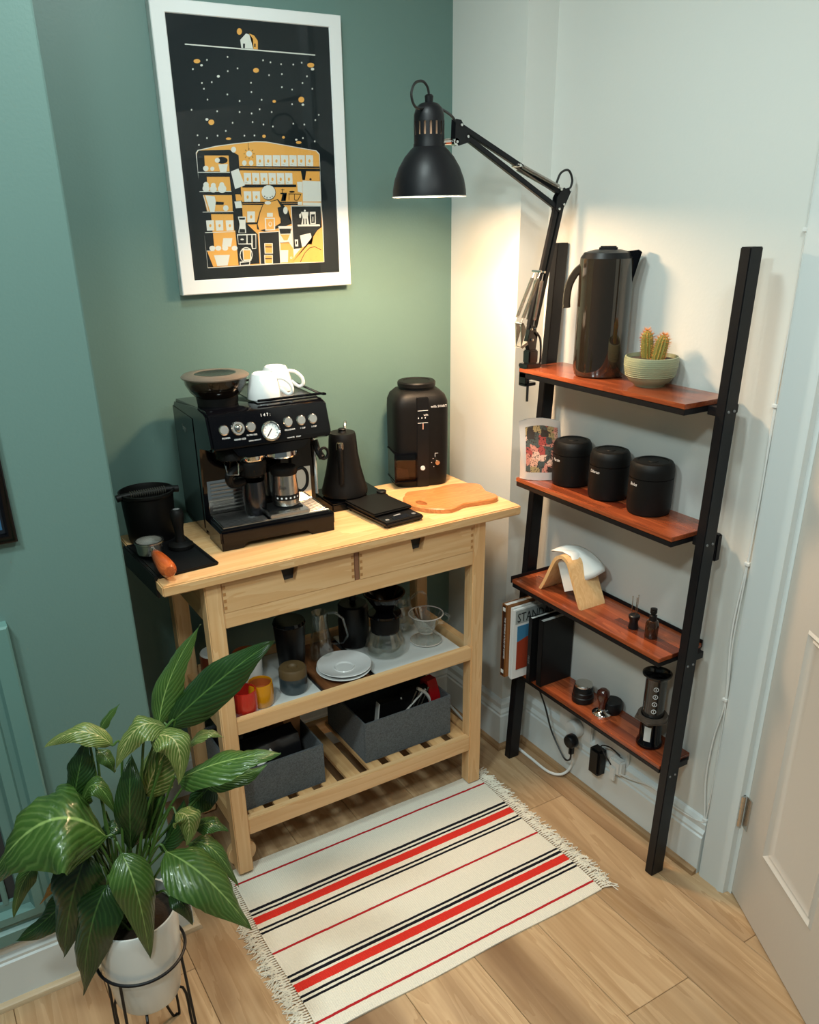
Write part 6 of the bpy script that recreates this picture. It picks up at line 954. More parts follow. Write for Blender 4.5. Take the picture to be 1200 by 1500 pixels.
obj('pale_patch', bm, mat('pale_satin_patch', (.55, .57, .55), .2), ap)  # opaque pale patch curved round the lower body

# ---------------------------------------------------------------- sockets and plugs under the shelf, on the right wall
def wallbox(name, label, cat, y0, y1, z0, z1, t, m, bev=.003, x=.094):
    o = thing(name, label, cat, (x, (y0+y1)/2, (z0+z1)/2)); bm = nbm(); box(bm, x-t, x, y0, y1, z0, z1, bev=bev); obj('plate', bm, m, o, wl=o); return o
so = wallbox('wall_socket', 'white double wall socket under the bottom shelf', 'socket', -.650, -.505, .155, .241, .012, 'white_plastic')
for y in (-.545, -.61):
    bm = nbm(); box(bm, .0815, .083, y-.012, y-.006, .215, .228); box(bm, .0815, .083, y+.004, y+.010, .215, .228); obj('rocker_switch', bm, 'paper', so, wl=so)
sp = thing('smart_plug', 'round white plug adapter in the wall socket under bottom shelf', 'plug', (.08, -.600, .19))
bm = nbm(); lathe(bm, [(0, 0), (.026, 0), (.028, .003), (.028, .024), (.025, .030), (0, .031)], seg=36, mx=T(.0815, -.592, .188) @ Matrix.Rotation(-PI/2, 4, 'Y')); obj('adapter_body', bm, 'white_plastic', sp, wl=sp)
pb = thing('black_plug', 'round black mains plug with a looping black lead', 'plug', (.05, -.612, .16))
bm = nbm(); lathe(bm, [(0, 0), (.020, 0), (.022, .003), (.022, .018), (.018, .026), (.008, .028), (0, .028)], seg=32, mx=T(.0500, -.612, .165) @ Matrix.Rotation(-PI/2, 4, 'Y')); box(bm, .030, .048, -.622, -.608, .118, .155, bev=.004); obj('plug_body', bm, 'black', pb, wl=pb)
bm = nbm(); tube(bm, smooth([(.038, -.615, .120), (.040, -.610, .095), (.042, -.585, .082), (.045, -.545, .110), (.045, -.510, .150), (.043, -.480, .215), (.035, -.455, .270), (.028, -.440, .306)], 6), .0028, 8); obj('black_lead', bm, 'cord_black', pb, wl=pb)
pa = thing('power_adapter', 'tall black mains adapter plugged in under the bottom shelf', 'plug', (.06, -.70, .14))
bm = nbm(); box(bm, .045, .080, -.725, -.680, .095, .185, bev=.007); obj('adapter_body', bm, 'black', pa, wl=pa)
so2 = wallbox('wall_socket', 'second white socket plate behind the black mains adapter', 'socket', -.800, -.665, .155, .241, .012, 'white_plastic')
pw = thing('white_plug', 'white mains plug with white lead right of the black adapter', 'plug', (.06, -.775, .15))
bm = nbm(); box(bm, .055, .0815, -.800, -.752, .140, .190, bev=.006); box(bm, .050, .056, -.785, -.765, .12, .165, bev=.002); obj('plug_body', bm, 'white_plastic', pw, wl=pw)
bm = nbm(); tube(bm, smooth([(.060, -.790, .150), (.070, -.83, .150), (.078, -.90, .165), (.082, -.98, .150), (.083, -1.05, .155), (.085, -1.079, .165)], 5), .0026, 6); obj('white_lead', bm, 'cord_white', pw, wl=pw)
bm = nbm(); tube(bm, smooth([(.055, -.765, .165), (.05, -.74, .19), (.055, -.72, .205), (.06, -.75, .215), (.06, -.79, .21)], 5), .0022, 6); obj('black_lead', bm, 'cord_black', pw, wl=pw)
wcable = thing('mains_cable', 'thick white mains cable looping over the floor by the wall', 'cable', (.03, -.45, 0))
bm = nbm(); tube(bm, smooth([(-.030, -.06, .02), (-.032, -.14, .008), (-.036, -.22, .006), (-.012, -.30, .006), (.022, -.365, .006), (.026, -.44, .005), (.026, -.53, .006), (.045, -.57, .012), (.066, -.585, .035), (.074, -.590, .08), (.0715, -.592, .155)], 6), .0045, 8); obj('cable_run', bm, 'cord_white', wcable, wl=wcable)

# ================================================================ LAMP
lp = thing('clamp_lamp', 'black spring arm work lamp clamped to top shelf, switched on', 'lamp', (-.045, -.432, 1.264))
def lb(name, m, parent=lp, **k):
    def f(bm): return obj(name, bm, m, parent, wl=lp, **k)
    return f
bm = nbm(); box(bm, -.066, -.018, -.452, -.414, 1.2645, 1.275, bev=.002); box(bm, -.056, -.026, -.446, -.418, 1.275, 1.309, bev=.003)
box(bm, -.066, -.058, -.446, -.418, 1.222, 1.268, bev=.001); box(bm, -.066, -.030, -.446, -.418, 1.218, 1.226, bev=.001); cl = lb('clamp', 'darksteel')(bm)
bm = nbm(); lathe(bm, [(0, .0), (.009, 0), (.009, .006), (0, .006)], (-.046, -.432, 1.233), 16); tube(bm, [(-.046, -.432, 1.236), (-.046, -.432, 1.175)], .0035, 8); obj('clamp_screw', bm, 'darksteel', cl, wl=lp)
bm = nbm(); prism(bm, [(-.052, 1.309), (-.030, 1.309), (-.026, 1.345), (-.036, 1.372), (-.050, 1.372), (-.060, 1.330)], -.440, -.424, 'XZ', bev=.001); lb('lower_bracket', 'darksteel')(bm)
bm = nbm(); prism(bm, [(-.086, 1.320), (-.078, 1.316), (-.060, 1.325), (-.062, 1.332)], -.444, -.420, 'XZ'); prism(bm, [(-.086, 1.378), (-.078, 1.380), (-.068, 1.362), (-.082, 1.322)], -.444, -.441, 'XZ'); prism(bm, [(-.086, 1.378), (-.078, 1.380), (-.068, 1.362), (-.082, 1.322)], -.423, -.420, 'XZ'); lb('spring_anchor', 'steel')(bm)
def bar(x0, z0, x1, z1, y, w_=.012, t=.012, m='frame_black', name='arm_bar', ya=None):
    d = Vector((x1-x0, z1-z0)).normalized(); nn = Vector((-d.y, d.x))*w_/2
    ya = y if ya is None else ya
    bm = nbm(); A = [(x0+nn.x, y, z0+nn.y), (x0-nn.x, y, z0-nn.y), (x1-nn.x, ya, z1-nn.y), (x1+nn.x, ya, z1+nn.y)]
    v0 = [bm.verts.new((a, b-t/2, c)) for a, b, c in A]; v1 = [bm.verts.new((a, b+t/2, c)) for a, b, c in A]
    bm.faces.new(v0); bm.faces.new(v1[::-1])
    for i in range(4): bm.faces.new((v0[i], v0[(i+1) % 4], v1[(i+1) % 4], v1[i]))
    bmesh.ops.bevel(bm, geom=bm.edges[:], offset=.0012, segments=2, affect='EDGES')
    return lb(name, m)(bm)
bar(-.050, 1.360, .018, 1.648, -.432); bar(-.034, 1.360, .038, 1.664, -.432)
# elbow plate and upper parallel arms
bm = nbm()
for y in (-.441, -.4245):
    prism(bm, [(.012, 1.640), (.024, 1.634), (.040, 1.650), (.058, 1.683), (.050, 1.690), (.026, 1.684), (.014, 1.668)], y, y+.002, 'XZ')
lb('elbow_plate', 'frame_black')(bm)
bar(.028, 1.678, -.247, 1.818, -.432, ya=-.396); bar(.018, 1.646, -.232, 1.797, -.432, ya=-.396)
bm = nbm()
for y in (-.405, -.388): prism(bm, [(-.226, 1.786), (-.232, 1.806), (-.250, 1.830), (-.264, 1.832), (-.266, 1.786), (-.256, 1.778)], y, y+.002, 'XZ')
lb('head_bracket', 'frame_black')(bm)
for x, z, y in ((.020, 1.642, -.442), (.034, 1.652, -.442), (.052, 1.684, -.442), (-.232, 1.797, -.406), (-.250, 1.820, -.406), (-.262, 1.786, -.406), (-.050, 1.362, -.442), (-.036, 1.362, -.442), (-.046, 1.335, -.442)):
    bm = nbm(); lathe(bm, [(0, .003), (.003, .0025), (.0035, 0)], seg=12, mx=T(x, y, z) @ RX90); lb('rivet', 'chrome')(bm)
# springs
def spring(a, b, r=.0042, turns=40):
    a, b = Vector(a), Vector(b); d = (b-a); L = d.length; q = d.to_track_quat('Z', 'Y'); pts = []
    for i in range(turns*6+1):
        t = i/(turns*6); an = i*PI/3; pts.append(a+q @ Vector((r*math.cos(an), r*math.sin(an), L*t)))
    bm = nbm(); tube(bm, pts, .0011, 4, caps=False)
    tube(bm, [a-d.normalized()*.014, a], .0014, 6); tube(bm, [b, b+d.normalized()*.016], .0014, 6); lb('spring', 'steel')(bm)
spring((-.080, -.444, 1.392), (-.038, -.444, 1.484)); spring((-.080, -.420, 1.392), (-.036, -.420, 1.484)); spring((-.044, -.445, 1.384), (-.026, -.445, 1.478)); spring((-.044, -.419, 1.384), (-.024, -.419, 1.478))
bm = nbm(); tube(bm, [(-.032, -.448, 1.500), (-.032, -.414, 1.500)], .003, 8); tube(bm, [(-.020, -.448, 1.498), (-.020, -.414, 1.498)], .003, 8); tube(bm, [(-.083, -.446, 1.378), (-.083, -.418, 1.378)], .0032, 8); lb('spring_pin', 'chrome')(bm)
spring((.012, -.444, 1.692), (-.088, -.430, 1.735), turns=46); spring((.012, -.420, 1.688), (-.088, -.408, 1.731), turns=46)
bm = nbm(); tube(bm, [(-.098, -.434, 1.738), (-.098, -.402, 1.738)], .0035, 8); tube(bm, [(.022, -.446, 1.686), (.022, -.416, 1.686)], .0035, 8); lb('spring_pin', 'chrome')(bm)
# head
hc = (-.3226, -.3833, 0); ZR = 1.674
bm = nbm(); prof = [(.0850, ZR), (.0845, ZR+.012), (.0800, ZR+.035), (.0700, ZR+.060), (.0560, ZR+.082), (.0420, ZR+.097), (.0360, ZR+.102), (.0355, ZR+.108)]
lathe(bm, prof, hc, 72); hd = lb('lamp_shade', 'frame_black')(bm)
bm = nbm(); lathe(bm, [(r-.0015, z+.0003) for r, z in prof], hc, 72); obj('shade_lining', bm, 'shade_in', hd, wl=lp)
bm = nbm(); tube(bm, [(hc[0]+.0845*math.cos(a), hc[1]+.0845*math.sin(a), ZR) for a in [i*PI/36 for i in range(72)]], .0012, 6, closed=True); obj('rim', bm, 'shade_in', hd, wl=lp)
# slotted neck
bm = nbm(); lathe(bm, [(.0355, ZR+.104), (.0345, ZR+.108), (.0345, ZR+.126)], hc, 48); lathe(bm, [(.0345, ZR+.152), (.0340, ZR+.165), (.030, ZR+.178), (.021, ZR+.187), (.010, ZR+.190), (0, ZR+.190)], hc, 48)
for k in range(16):
    a0, a1 = 2*PI*k/16, 2*PI*k/16+2*PI/16*.68; n = 5
    q = [[bm.verts.new((hc[0]+.0345*math.cos(a0+(a1-a0)*i/n), hc[1]+.0345*math.sin(a0+(a1-a0)*i/n), z)) for z in (ZR+.126, ZR+.152)] for i in range(n+1)]
    for i in range(n): bm.faces.new((q[i][0], q[i+1][0], q[i+1][1], q[i][1]))
obj('vented_neck', bm, 'frame_black', hd, wl=lp)
bm = nbm(); lathe(bm, [(.022, ZR+.108), (.022, ZR+.170), (0, ZR+.172)], hc, 32); obj('lamp_holder', bm, mat('pale_lamp_holder', (.5, .45, .38), .4), hd, wl=lp)
bm = nbm(); lathe(bm, [(0, ZR+.188), (.009, ZR+.189), (.010, ZR+.202), (.007, ZR+.205), (0, ZR+.205)], hc, 16); obj('switch', bm, 'black', hd, wl=lp)
bm = nbm(); lathe(bm, [(0, ZR+.042), (.010, ZR+.043), (.020, ZR+.050), (.0255, ZR+.064), (.023, ZR+.080), (.014, ZR+.096), (.013, ZR+.108)], hc, 32); obj('bulb', bm, 'bulb', hd, wl=lp)
bm = nbm(); tube(bm, [(hc[0]+.030, hc[1]-.003, 1.786), (-.262, -.392, 1.788)], .0065, 10); lathe(bm, [(0, -.010), (.0075, -.010), (.0075, .010), (0, .010)], seg=16, mx=T(-.262, -.395, 1.786) @ RX90); obj('swivel_joint', bm, 'chrome', hd, wl=lp)
for pts in ([(-.322, -.383, 1.874), (-.328, -.386, 1.892), (-.346, -.394, 1.902), (-.372, -.404, 1.896), (-.384, -.408, 1.874), (-.372, -.404, 1.852), (-.345, -.398, 1.850)], [(-.300, -.36, 1.862), (-.282, -.375, 1.852), (-.264, -.388, 1.838), (-.252, -.39, 1.822)], [(.016, -.432, 1.700), (.028, -.432, 1.722), (.052, -.432, 1.728), (.066, -.432, 1.706), (.058, -.432, 1.684), (.046, -.432, 1.668)], [(-.034, -.445, 1.352), (-.022, -.445, 1.335), (-.018, -.445, 1.305), (-.014, -.440, 1.280), (-.008, -.430, 1.268)]):
    bm = nbm(); tube(bm, smooth(pts, 6), .0028, 8); lb('lamp_cord', 'cord_black')(bm)

d = bpy.data.lights.new('lamp_light', 'AREA'); d.shape = 'DISK'; d.size = .15; d.energy = 11.5; d.color = (1, .66, .39)
o = bpy.data.objects.new('lamp_light', d); COL.objects.link(o); o.location = (hc[0], hc[1], ZR+.006)

# ================================================================ RUG
rg = thing('striped_rug', 'cream flatwoven rug with black and red stripes and knotted fringe', 'rug', (-.575, -.705, 0))
RX0, RX1, RY0, RY1 = -1.005, -.182, -.997, -.412
def rugz(x, y): return .0045+.0012*noise.noise(Vector((x*5, y*5, 0)))
stripes = [(-.4760, .0045, 'dark_red')]
def rug_mat():
    m, nt, p = base_mat('woven_cotton'); N = nt.nodes.new; L = nt.links.new
    tc = N('ShaderNodeTexCoord'); sp = N('ShaderNodeSeparateXYZ'); L(tc.outputs['Object'], sp.inputs[0])
    nz = N('ShaderNodeTexNoise'); nz.inputs['Scale'].default_value = 60; L(tc.outputs['Object'], nz.inputs['Vector'])
    ad = N('ShaderNodeMath'); ad.operation = 'MULTIPLY_ADD'; L(nz.outputs['Fac'], ad.inputs[0]); ad.inputs[1].default_value = .0022; L(sp.outputs[1], ad.inputs[2])
    mr = N('ShaderNodeMapRange'); mr.inputs[1].default_value = RY0; mr.inputs[2].default_value = RY1; mr.clamp = True; L(ad.outputs[0], mr.inputs[0])
    cr = N('ShaderNodeValToRGB'); cr.color_ramp.interpolation = 'CONSTANT'; els = cr.color_ramp.elements
    cream, blk, red, drd = lin('#ebe4d4'), lin('#15151d'), lin('#d8352a'), lin('#b5232a')
    seq = STRIPES; els[0].position = 0; els[0].color = cream; first = True
    H_ = RY1-RY0
    ev = []
    for c, w_, col in seq: ev += [((c-w_/2-RY0)/H_, {'b': blk, 'r': red, 'd': drd}[col]), ((c+w_/2-RY0)/H_, cream)]
    ev.sort(key=lambda e: e[0]); els[1].position = ev[0][0]; els[1].color = ev[0][1]
    for ps, c in ev[1:]: q = cr.color_ramp.elements.new(ps); q.color = c
    L(mr.outputs[0], cr.inputs[0])
    # weave
    w1 = N('ShaderNodeTexWave'); w1.bands_direction = 'X'; w1.inputs['Scale'].default_value = 60; L(tc.outputs['Object'], w1.inputs[0])
    w2 = N('ShaderNodeTexWave'); w2.bands_direction = 'Y'; w2.inputs['Scale'].default_value = 110; L(tc.outputs['Object'], w2.inputs[0])
    mm = N('ShaderNodeMath'); mm.operation = 'MULTIPLY'; L(w1.outputs['Fac'], mm.inputs[0]); L(w2.outputs['Fac'], mm.inputs[1])
    bp = N('ShaderNodeBump'); bp.inputs['Strength'].default_value = .7; bp.inputs['Distance'].default_value = .0012; L(mm.outputs[0], bp.inputs['Height']); L(bp.outputs[0], p.inputs['Normal'])
    n2 = N('ShaderNodeTexNoise'); n2.inputs['Scale'].default_value = 220; n2.inputs['Detail'].default_value = 3; L(tc.outputs['Object'], n2.inputs['Vector'])
    hs = N('ShaderNodeHueSaturation'); m2 = N('ShaderNodeMapRange'); m2.inputs[3].default_value = .86; m2.inputs[4].default_value = 1.08; L(n2.outputs['Fac'], m2.inputs[0]); L(m2.outputs[0], hs.inputs['Value']); L(cr.outputs[0], hs.inputs['Color']); L(hs.outputs[0], p.inputs['Base Color'])
    p.inputs['Roughness'].default_value = .95; p.inputs['Specular IOR Level'].default_value = .15
    return m
STRIPES = [(s-.001, w_, c) for s, w_, c in [(-.468,.0062,'d'),(-.577,.0078,'b'),(-.591,.0078,'b'),(-.614,.0245,'r'),(-.647,.0078,'b'),(-.660,.0078,'b'),(-.734,.0062,'d'),(-.816,.0078,'b'),(-.830,.0078,'b'),(-.854,.0245,'r'),(-.882,.0078,'b'),(-.895,.0078,'b'),(-.962,.0062,'d')]]
bm = nbm(); nx, ny = 60, 40; g = []
for i in range(nx+1):
    row = []
    for k in range(ny+1):
        u, v = i/nx, k/ny; x = RX0+(RX1-RX0)*u; y = RY0+(RY1-RY0)*v
        x += .003*math.sin(v*9)*(1 if i in (0, nx) else .6); y += .0015*math.sin(u*13)
        row.append(bm.verts.new((x, y, rugz(x, y))))
    g.append(row)
for i in range(nx):
    for k in range(ny): bm.faces.new((g[i][k], g[i+1][k], g[i+1][k+1], g[i][k+1]))
r = bmesh.ops.extrude_face_region(bm, geom=bm.faces[:]); vs = [v for v in r['geom'] if isinstance(v, bmesh.types.BMVert)]
for v in vs: v.co.z = .0008
obj('woven_field', bm, rug_mat(), rg).parent = rg
fld = [o for o in rg.children if o.name.startswith('woven_field')][0]; fld.matrix_parent_inverse = rg.matrix_basis.inverted()
rn = random.Random(8); bm = nbm()
for side, xe in ((-1, RX0), (1, RX1)):
    y = RY0+.004
    while y < RY1-.002:
        xx = xe+.003*math.sin((y-RY0)/(RY1-RY0)*9)
        # knot
        lathe(bm, [(0, -.0025), (.0026, -.001), (.0026, .001), (0, .0025)], (xx+side*.006, y, .004), 6)
        for s in range(5):
            a = rn.uniform(-.5, .5); L_ = rn.uniform(.020, .046); p0 = Vector((xx-side*.001, y, .004)); p1 = p0+Vector((side*.012, rn.uniform(-.002, .002), .001)); p2 = p1+Vector((side*L_*.5*math.cos(a), L_*.5*math.sin(a), rn.uniform(-.001, .003))); a += rn.uniform(-.9, .9); p3 = p2+Vector((side*L_*.5*math.cos(a), L_*.5*math.sin(a), 0)); p3.z = .0015
            tube(bm, [p0, p1, p2, p3], .0013, 3, caps=False)
        y += .0075
fr_ = obj('fringe', bm, mat('cream_cotton_thread', '#efe8d8', .95), rg, wl=rg); fr_['kind'] = 'stuff'

# ================================================================ PLANT
AX, AY = -1.315, -.845
ps = thing('plant_stand', 'thin black wire plant stand with hairpin legs holding the white pot', 'plant stand', (AX, AY, 0))
bm = nbm(); tube(bm, [(.0865*math.cos(a), .0865*math.sin(a), .300) for a in [i*PI/30 for i in range(60)]], .0032, 8, closed=True); obj('top_ring', bm, 'frame_black', ps)
for k in range(4):
    a = math.radians(48+90*k); d = Vector((math.cos(a), math.sin(a), 0)); s = Vector((-d.y, d.x, 0))
    pts = [d*.0865+Vector((0, 0, .300)), d*.092+Vector((0, 0, .15)), d*.096+Vector((0, 0, .012)), d*.092+s*.006+Vector((0, 0, .0035)), d*.086+s*.012+Vector((0, 0, .006)), d*.072+s*.022+Vector((0, 0, .085)), d*.062+s*.026+Vector((0, 0, .178)), d*.02+Vector((0, 0, .180))]
    bm = nbm(); tube(bm, smooth(pts, 4), .0030, 8); obj('leg', bm, 'frame_black', ps)
pl = thing('potted_plant', 'leafy peace lily with large drooping leaves in a white pot', 'potted plant', (AX, AY, .186))
bm = nbm(); lathe(bm, [(0, 0), (.056, 0), (.062, .003), (.0655, .010), (.078, .115), (.0825, .20), (.0845, .222), (.0835, .226), (.080, .226), (.078, .20), (.06, .02), (0, .02)], seg=64); obj('pot', bm, 'pot_white', pl)
bm = nbm(); lathe(bm, [(0, .200), (.04, .203), (.079, .198)], seg=40); obj('soil', bm, 'soil', pl)
def leaf_mat(name, dark, mid, pale, amt):
    m, nt, p = base_mat(name); N = nt.nodes.new; L = nt.links.new
    uv = N('ShaderNodeUVMap'); sp = N('ShaderNodeSeparateXYZ'); L(uv.outputs[0], sp.inputs[0])
    av = N('ShaderNodeMath'); av.operation = 'ABSOLUTE'; L(sp.outputs[1], av.inputs[0])
    tc = N('ShaderNodeTexCoord'); nz = N('ShaderNodeTexNoise'); nz.inputs['Scale'].default_value = 25; nz.inputs['Detail'].default_value = 4; L(tc.outputs['Object'], nz.inputs['Vector'])
    pw_ = N('ShaderNodeMath'); pw_.operation = 'POWER'; pw_.inputs[1].default_value = 1.2; L(av.outputs[0], pw_.inputs[0])
    a1 = N('ShaderNodeMath'); a1.operation = 'MULTIPLY_ADD'; L(pw_.outputs[0], a1.inputs[0]); a1.inputs[1].default_value = -.42; L(sp.outputs[0], a1.inputs[2])
    a2 = N('ShaderNodeMath'); a2.operation = 'MULTIPLY_ADD'; L(nz.outputs['Fac'], a2.inputs[0]); a2.inputs[1].default_value = .09; L(a1.outputs[0], a2.inputs[2])
    sn = N('ShaderNodeMath'); sn.operation = 'MULTIPLY'; sn.inputs[1].default_value = 2*PI*11; L(a2.outputs[0], sn.inputs[0])
    si = N('ShaderNodeMath'); si.operation = 'SINE'; L(sn.outputs[0], si.inputs[0])
    mr = N('ShaderNodeMapRange'); mr.inputs[1].default_value = .1; mr.inputs[2].default_value = 1.0; L(si.outputs[0], mr.inputs[0])
    am = N('ShaderNodeMath'); am.operation = 'MULTIPLY'; am.inputs[1].default_value = amt; L(mr.outputs[0], am.inputs[0])
    mx0 = N('ShaderNodeMix'); mx0.data_type = 'RGBA'; mx0.inputs[6].default_value = lin(dark); mx0.inputs[7].default_value = lin(mid); n3 = N('ShaderNodeTexNoise'); n3.inputs['Scale'].default_value = 14; L(tc.outputs['Object'], n3.inputs['Vector']); L(n3.outputs['Fac'], mx0.inputs[0])
    mx = N('ShaderNodeMix'); mx.data_type = 'RGBA'; L(mx0.outputs[2], mx.inputs[6]); mx.inputs[7].default_value = lin(pale); L(am.outputs[0], mx.inputs[0])
    mid_ = N('ShaderNodeMapRange'); mid_.inputs[1].default_value = .05; mid_.inputs[2].default_value = .015; L(av.outputs[0], mid_.inputs[0])
    mx2 = N('ShaderNodeMix'); mx2.data_type = 'RGBA'; L(mx.outputs[2], mx2.inputs[6]); mx2.inputs[7].default_value = lin(pale); L(mid_.outputs[0], mx2.inputs[0]); L(mx2.outputs[2], p.inputs['Base Color'])
    p.inputs['Roughness'].default_value = .30; p.inputs['Coat Weight'].default_value = .15
    bp = N('ShaderNodeBump'); bp.inputs['Strength'].default_value = .4; bp.inputs['Distance'].default_value = .001; L(si.outputs[0], bp.inputs['Height']); L(bp.outputs[0], p.inputs['Normal'])
    tr_ = N('ShaderNodeBsdfTranslucent'); L(mx2.outputs[2], tr_.inputs[0]); ms = N('ShaderNodeMixShader'); ms.inputs[0].default_value = .18; L(p.outputs[0], ms.inputs[1]); L(tr_.outputs[0], ms.inputs[2]); L(ms.outputs[0], nt.nodes['Material Output'].inputs[0])
    return m
LM = [leaf_mat('leaf_green', '#26421a', '#4a6b2a', '#86a05a', .20), leaf_mat('leaf_dark_green', '#162c12', '#25431a', '#4c6c34', .18), leaf_mat('leaf_pale_striped', '#46602a', '#6c8038', '#bcb57a', .45), leaf_mat('leaf_withered', '#a2702a', '#b98636', '#cfa860', .4)]
LV = json.loads('[[[[-1.2145,-0.8668,0.8131],[-1.1811,-0.8648,0.9005],[-1.1272,-0.906,1.0088]],0.0514,0.15,0],[[[-1.2012,-0.875,0.81],[-1.117,-0.9431,0.9134],[-1.0277,-0.9865,0.9844]],0.0697,-0.3,1],[[[-1.2047,-0.9123,0.7182],[-1.1387,-0.9899,0.7805],[-1.0479,-1.024,0.7836]],0.0719,0.3,0],[[[-1.1697,-0.8735,0.7561],[-1.1434,-0.899,0.7881],[-1.1122,-0.9086,0.7733]],0.025,0.2,2],[[[-1.1645,-0.8885,0.6898],[-1.1064,-0.9317,0.697],[-1.0481,-0.9481,0.7119]],0.0432,0.2,0],[[[-1.2093,-0.889,0.8179],[-1.2596,-0.8982,0.8384],[-1.3065,-0.8786,0.7527]],0.0554,-0.2,2],[[[-1.237,-0.8922,0.8097],[-1.2078,-0.9485,0.8204],[-1.2161,-0.952,0.7366]],0.0598,0.2,2],[[[-1.2944,-0.8374,0.7816],[-1.3413,-0.8288,0.8229],[-1.4025,-0.7932,0.7903]],0.0411,0.0,2],[[[-1.3028,-0.7743,0.7808],[-1.2856,-0.7843,0.81],[-1.2624,-0.7968,0.8367]],0.0199,0.2,0],[[[-1.3721,-0.7833,0.6567],[-1.3531,-0.7937,0.7238],[-1.331,-0.7865,0.7742]],0.0523,0.1,1],[[[-1.2994,-0.854,0.5553],[-1.2892,-0.8802,0.6867],[-1.2683,-0.8534,0.7635]],0.0542,0.0,1],[[[-1.3365,-0.851,0.6044],[-1.4308,-0.8586,0.6851],[-1.5489,-0.7928,0.5418]],0.1758,-0.2,0],[[[-1.4579,-0.7588,0.5219],[-1.4907,-0.7567,0.4893],[-1.5195,-0.7392,0.4028]],0.0346,0.1,0],[[[-1.3739,-0.8454,0.5777],[-1.4199,-0.8534,0.489],[-1.4519,-0.8139,0.3317]],0.0905,0.1,1],[[[-1.4015,-0.7923,0.4659],[-1.4622,-0.7739,0.4037],[-1.5255,-0.719,0.3302]],0.06,0.1,1],[[[-1.3556,-0.8825,0.5229],[-1.4025,-0.8959,0.4423],[-1.4369,-0.8545,0.2569]],0.0855,-0.1,1],[[[-1.3233,-0.9032,0.5974],[-1.316,-0.9506,0.5324],[-1.3131,-0.9308,0.3552]],0.0703,0.1,0],[[[-1.2511,-0.9293,0.5876],[-1.1996,-1.004,0.5519],[-1.1429,-1.0357,0.4293]],0.0994,0.25,0],[[[-1.2015,-0.8948,0.5563],[-1.1666,-0.9336,0.5557],[-1.1325,-0.954,0.4606]],0.0475,0.2,0],[[[-1.2189,-0.9119,0.6472],[-1.2046,-0.9393,0.6476],[-1.2153,-0.932,0.584]],0.053,0.2,2],[[[-1.1844,-0.8956,0.5884],[-1.159,-0.9202,0.6043],[-1.1343,-0.935,0.5843]],0.0361,0.1,0],[[[-1.2589,-0.9318,0.487],[-1.2424,-0.9593,0.4797],[-1.2324,-0.9643,0.4258]],0.0335,0.1,1],[[[-1.3621,-0.7982,0.6468],[-1.3352,-0.8329,0.7081],[-1.3108,-0.8479,0.6366]],0.0429,0.1,0],[[[-1.2536,-0.8433,0.6563],[-1.2282,-0.8593,0.7246],[-1.1881,-0.8627,0.7657]],0.0727,0.1,2],[[[-1.4169,-0.7564,0.4828],[-1.4382,-0.7525,0.4592],[-1.4695,-0.7258,0.402]],0.0217,0.1,3],[[[-1.3165,-0.7956,0.7562],[-1.3034,-0.8129,0.7405],[-1.2969,-0.8174,0.7102]],0.0277,0.1,0],[[[-1.1419,-0.8921,0.6672],[-1.1697,-0.8861,0.64],[-1.1981,-0.869,0.6018]],0.0521,0.1,1],[[[-1.3494,-0.7971,0.5709],[-1.3197,-0.8235,0.5978],[-1.2974,-0.8274,0.5742]],0.0364,0.1,1],[[[-1.3614,-0.8355,0.4723],[-1.3461,-0.879,0.4579],[-1.3346,-0.8769,0.4118]],0.0236,0.1,1],[[[-1.2754,-0.8227,0.5473],[-1.2477,-0.8479,0.6346],[-1.2207,-0.8542,0.6749]],0.0511,0.1,1],[[[-1.2497,-0.8564,0.5436],[-1.221,-0.8829,0.5909],[-1.1933,-0.8811,0.6497]],0.0435,0.1,1],[[[-1.3642,-0.7601,0.5253],[-1.3783,-0.7513,0.5674],[-1.3477,-0.7505,0.6275]],0.0446,0.1,1]]')
CAM = Vector((-1.4865, -2.1889, 1.6519))
rn = random.Random(3)
root0 = Vector((AX, AY, .39))
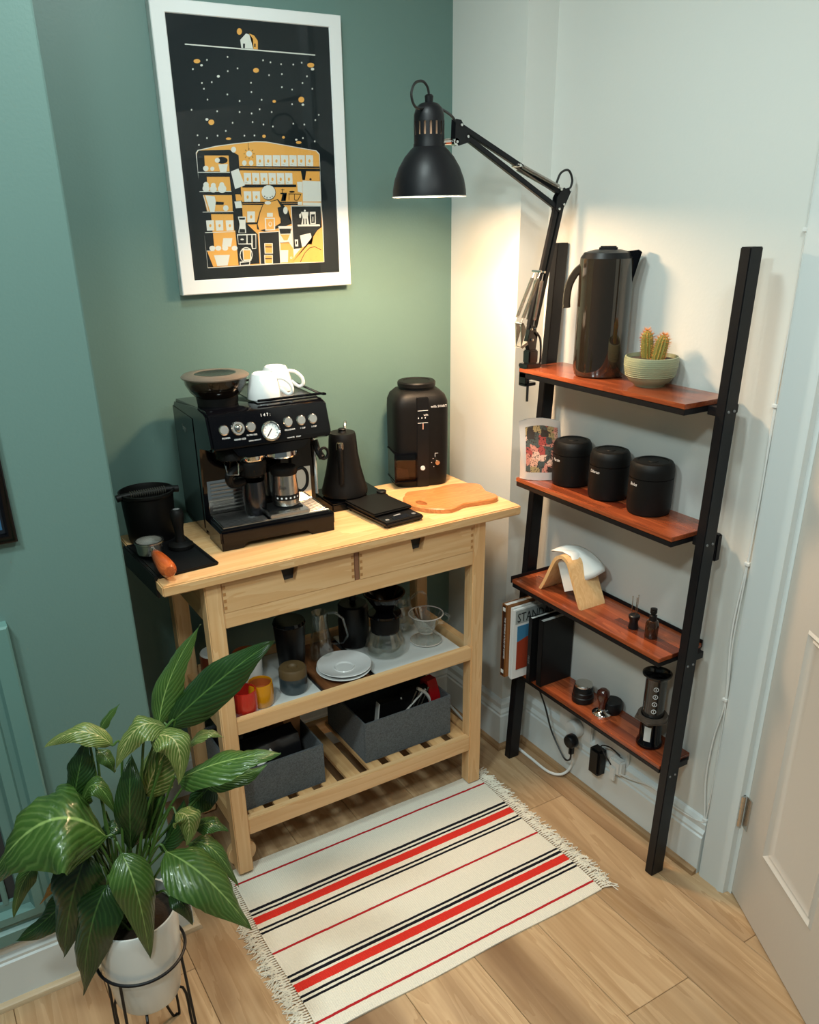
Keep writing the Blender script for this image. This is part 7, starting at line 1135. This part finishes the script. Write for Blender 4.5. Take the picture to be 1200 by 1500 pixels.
for li, (P3, wd, roll, kind) in enumerate(LV):
    A_, B_, C_ = [Vector(p) for p in P3]
    Q = B_*2-(A_+C_)*.5   # quadratic control so the curve passes B at t=.5
    nl, nw = 20, 10; bm = nbm(); uvl = bm.loops.layers.uv.new('UVMap'); g = []
    amp = rn.uniform(.07, .15); ph = rn.uniform(0, 6)
    mid_view = (CAM-B_).normalized()
    base_n = (mid_view*.8+Vector((0, 0, .75))).normalized()
    cam_up = None
    prev = None
    for i in range(nl+1):
        t = i/nl; c = A_*(1-t)**2+Q*2*t*(1-t)+C_*t*t; tg = ((Q-A_)*(1-t)+(C_-Q)*t).normalized()
        n_ = base_n-tg*base_n.dot(tg); n_.normalize(); s = tg.cross(n_).normalized()
        ca, sa = math.cos(roll), math.sin(roll); s2 = s*ca+n_*sa; n2 = n_*ca-s*sa
        # lanceolate width
        wv = (math.sin(PI*min(1, t**.72))**.85)*(1-.25*t) if t < 1 else 0
        wv = max(wv*1.12, .0)*wd*.5*1.08
        row = []
        for k in range(nw+1):
            v = -1+2*k/nw
            edge = abs(v)
            z = -.22*wv*edge**1.5*-1*.9   # shallow V along the midrib
            z -= .55*wv*edge**2.6
            z += amp*wd*edge*math.sin(t*15+ph+(1.7 if v > 0 else 0))*.55
            z += .018*wd*math.cos((t-.42*edge)*2*PI*11)*edge**.3
            row.append((bm.verts.new(c+s2*(v*wv)+n2*z), t, v))
        g.append(row)
    for i in range(nl):
        for k in range(nw):
            q = (g[i][k], g[i+1][k], g[i+1][k+1], g[i][k+1])
            f = bm.faces.new([x[0] for x in q])
            for l, x in zip(f.loops, q): l[uvl].uv = (x[1], x[2])
    me = bpy.data.meshes.new('leaf'); bm.to_mesh(me); bm.free(); me.materials.append(LM[kind]); me.transform(pl.matrix_basis.inverted())
    me.polygons.foreach_set('use_smooth', [True]*len(me.polygons))
    o = bpy.data.objects.new('leaf', me); COL.objects.link(o); o.parent = pl
    # petiole from the crown of the plant to the leaf base
    an = rn.uniform(0, 2*PI); rr_ = rn.uniform(.004, .035); st = root0+Vector((rr_*math.cos(an), rr_*math.sin(an), -.01))
    dirv = (A_-Q).normalized(); up = Vector((0, 0, 1))
    L_ = (A_-st).length
    pts = [st, st.lerp(A_, .35)+Vector((0, 0, .16*L_)), A_+(A_-B_).normalized()*min(.03, L_*.2)*(.6)+Vector((0, 0, .01*0)), A_, A_.lerp(B_, .08)]
    sm_ = smooth(pts, 5); bm = nbm(); tube(bm, sm_, [.0030-.0012*i/len(sm_) for i in range(len(sm_))], 6)
    so_ = obj('petiole', bm, 'stem', o, wl=pl)
# a few bare sheaths in the crown
for k in range(14):
    an = rn.uniform(0, 2*PI); st = root0+Vector((.03*math.cos(an), .03*math.sin(an), -.01)); tp_ = st+Vector((rn.uniform(-.05, .06), rn.uniform(-.04, .04), rn.uniform(.12, .30)))
    bm = nbm(); tube(bm, smooth([st, st.lerp(tp_, .5)+Vector((0, 0, .02)), tp_], 4), [.0034-.0002*i for i in range(9)], 6); obj('sheath', bm, 'stem', pl, wl=pl)
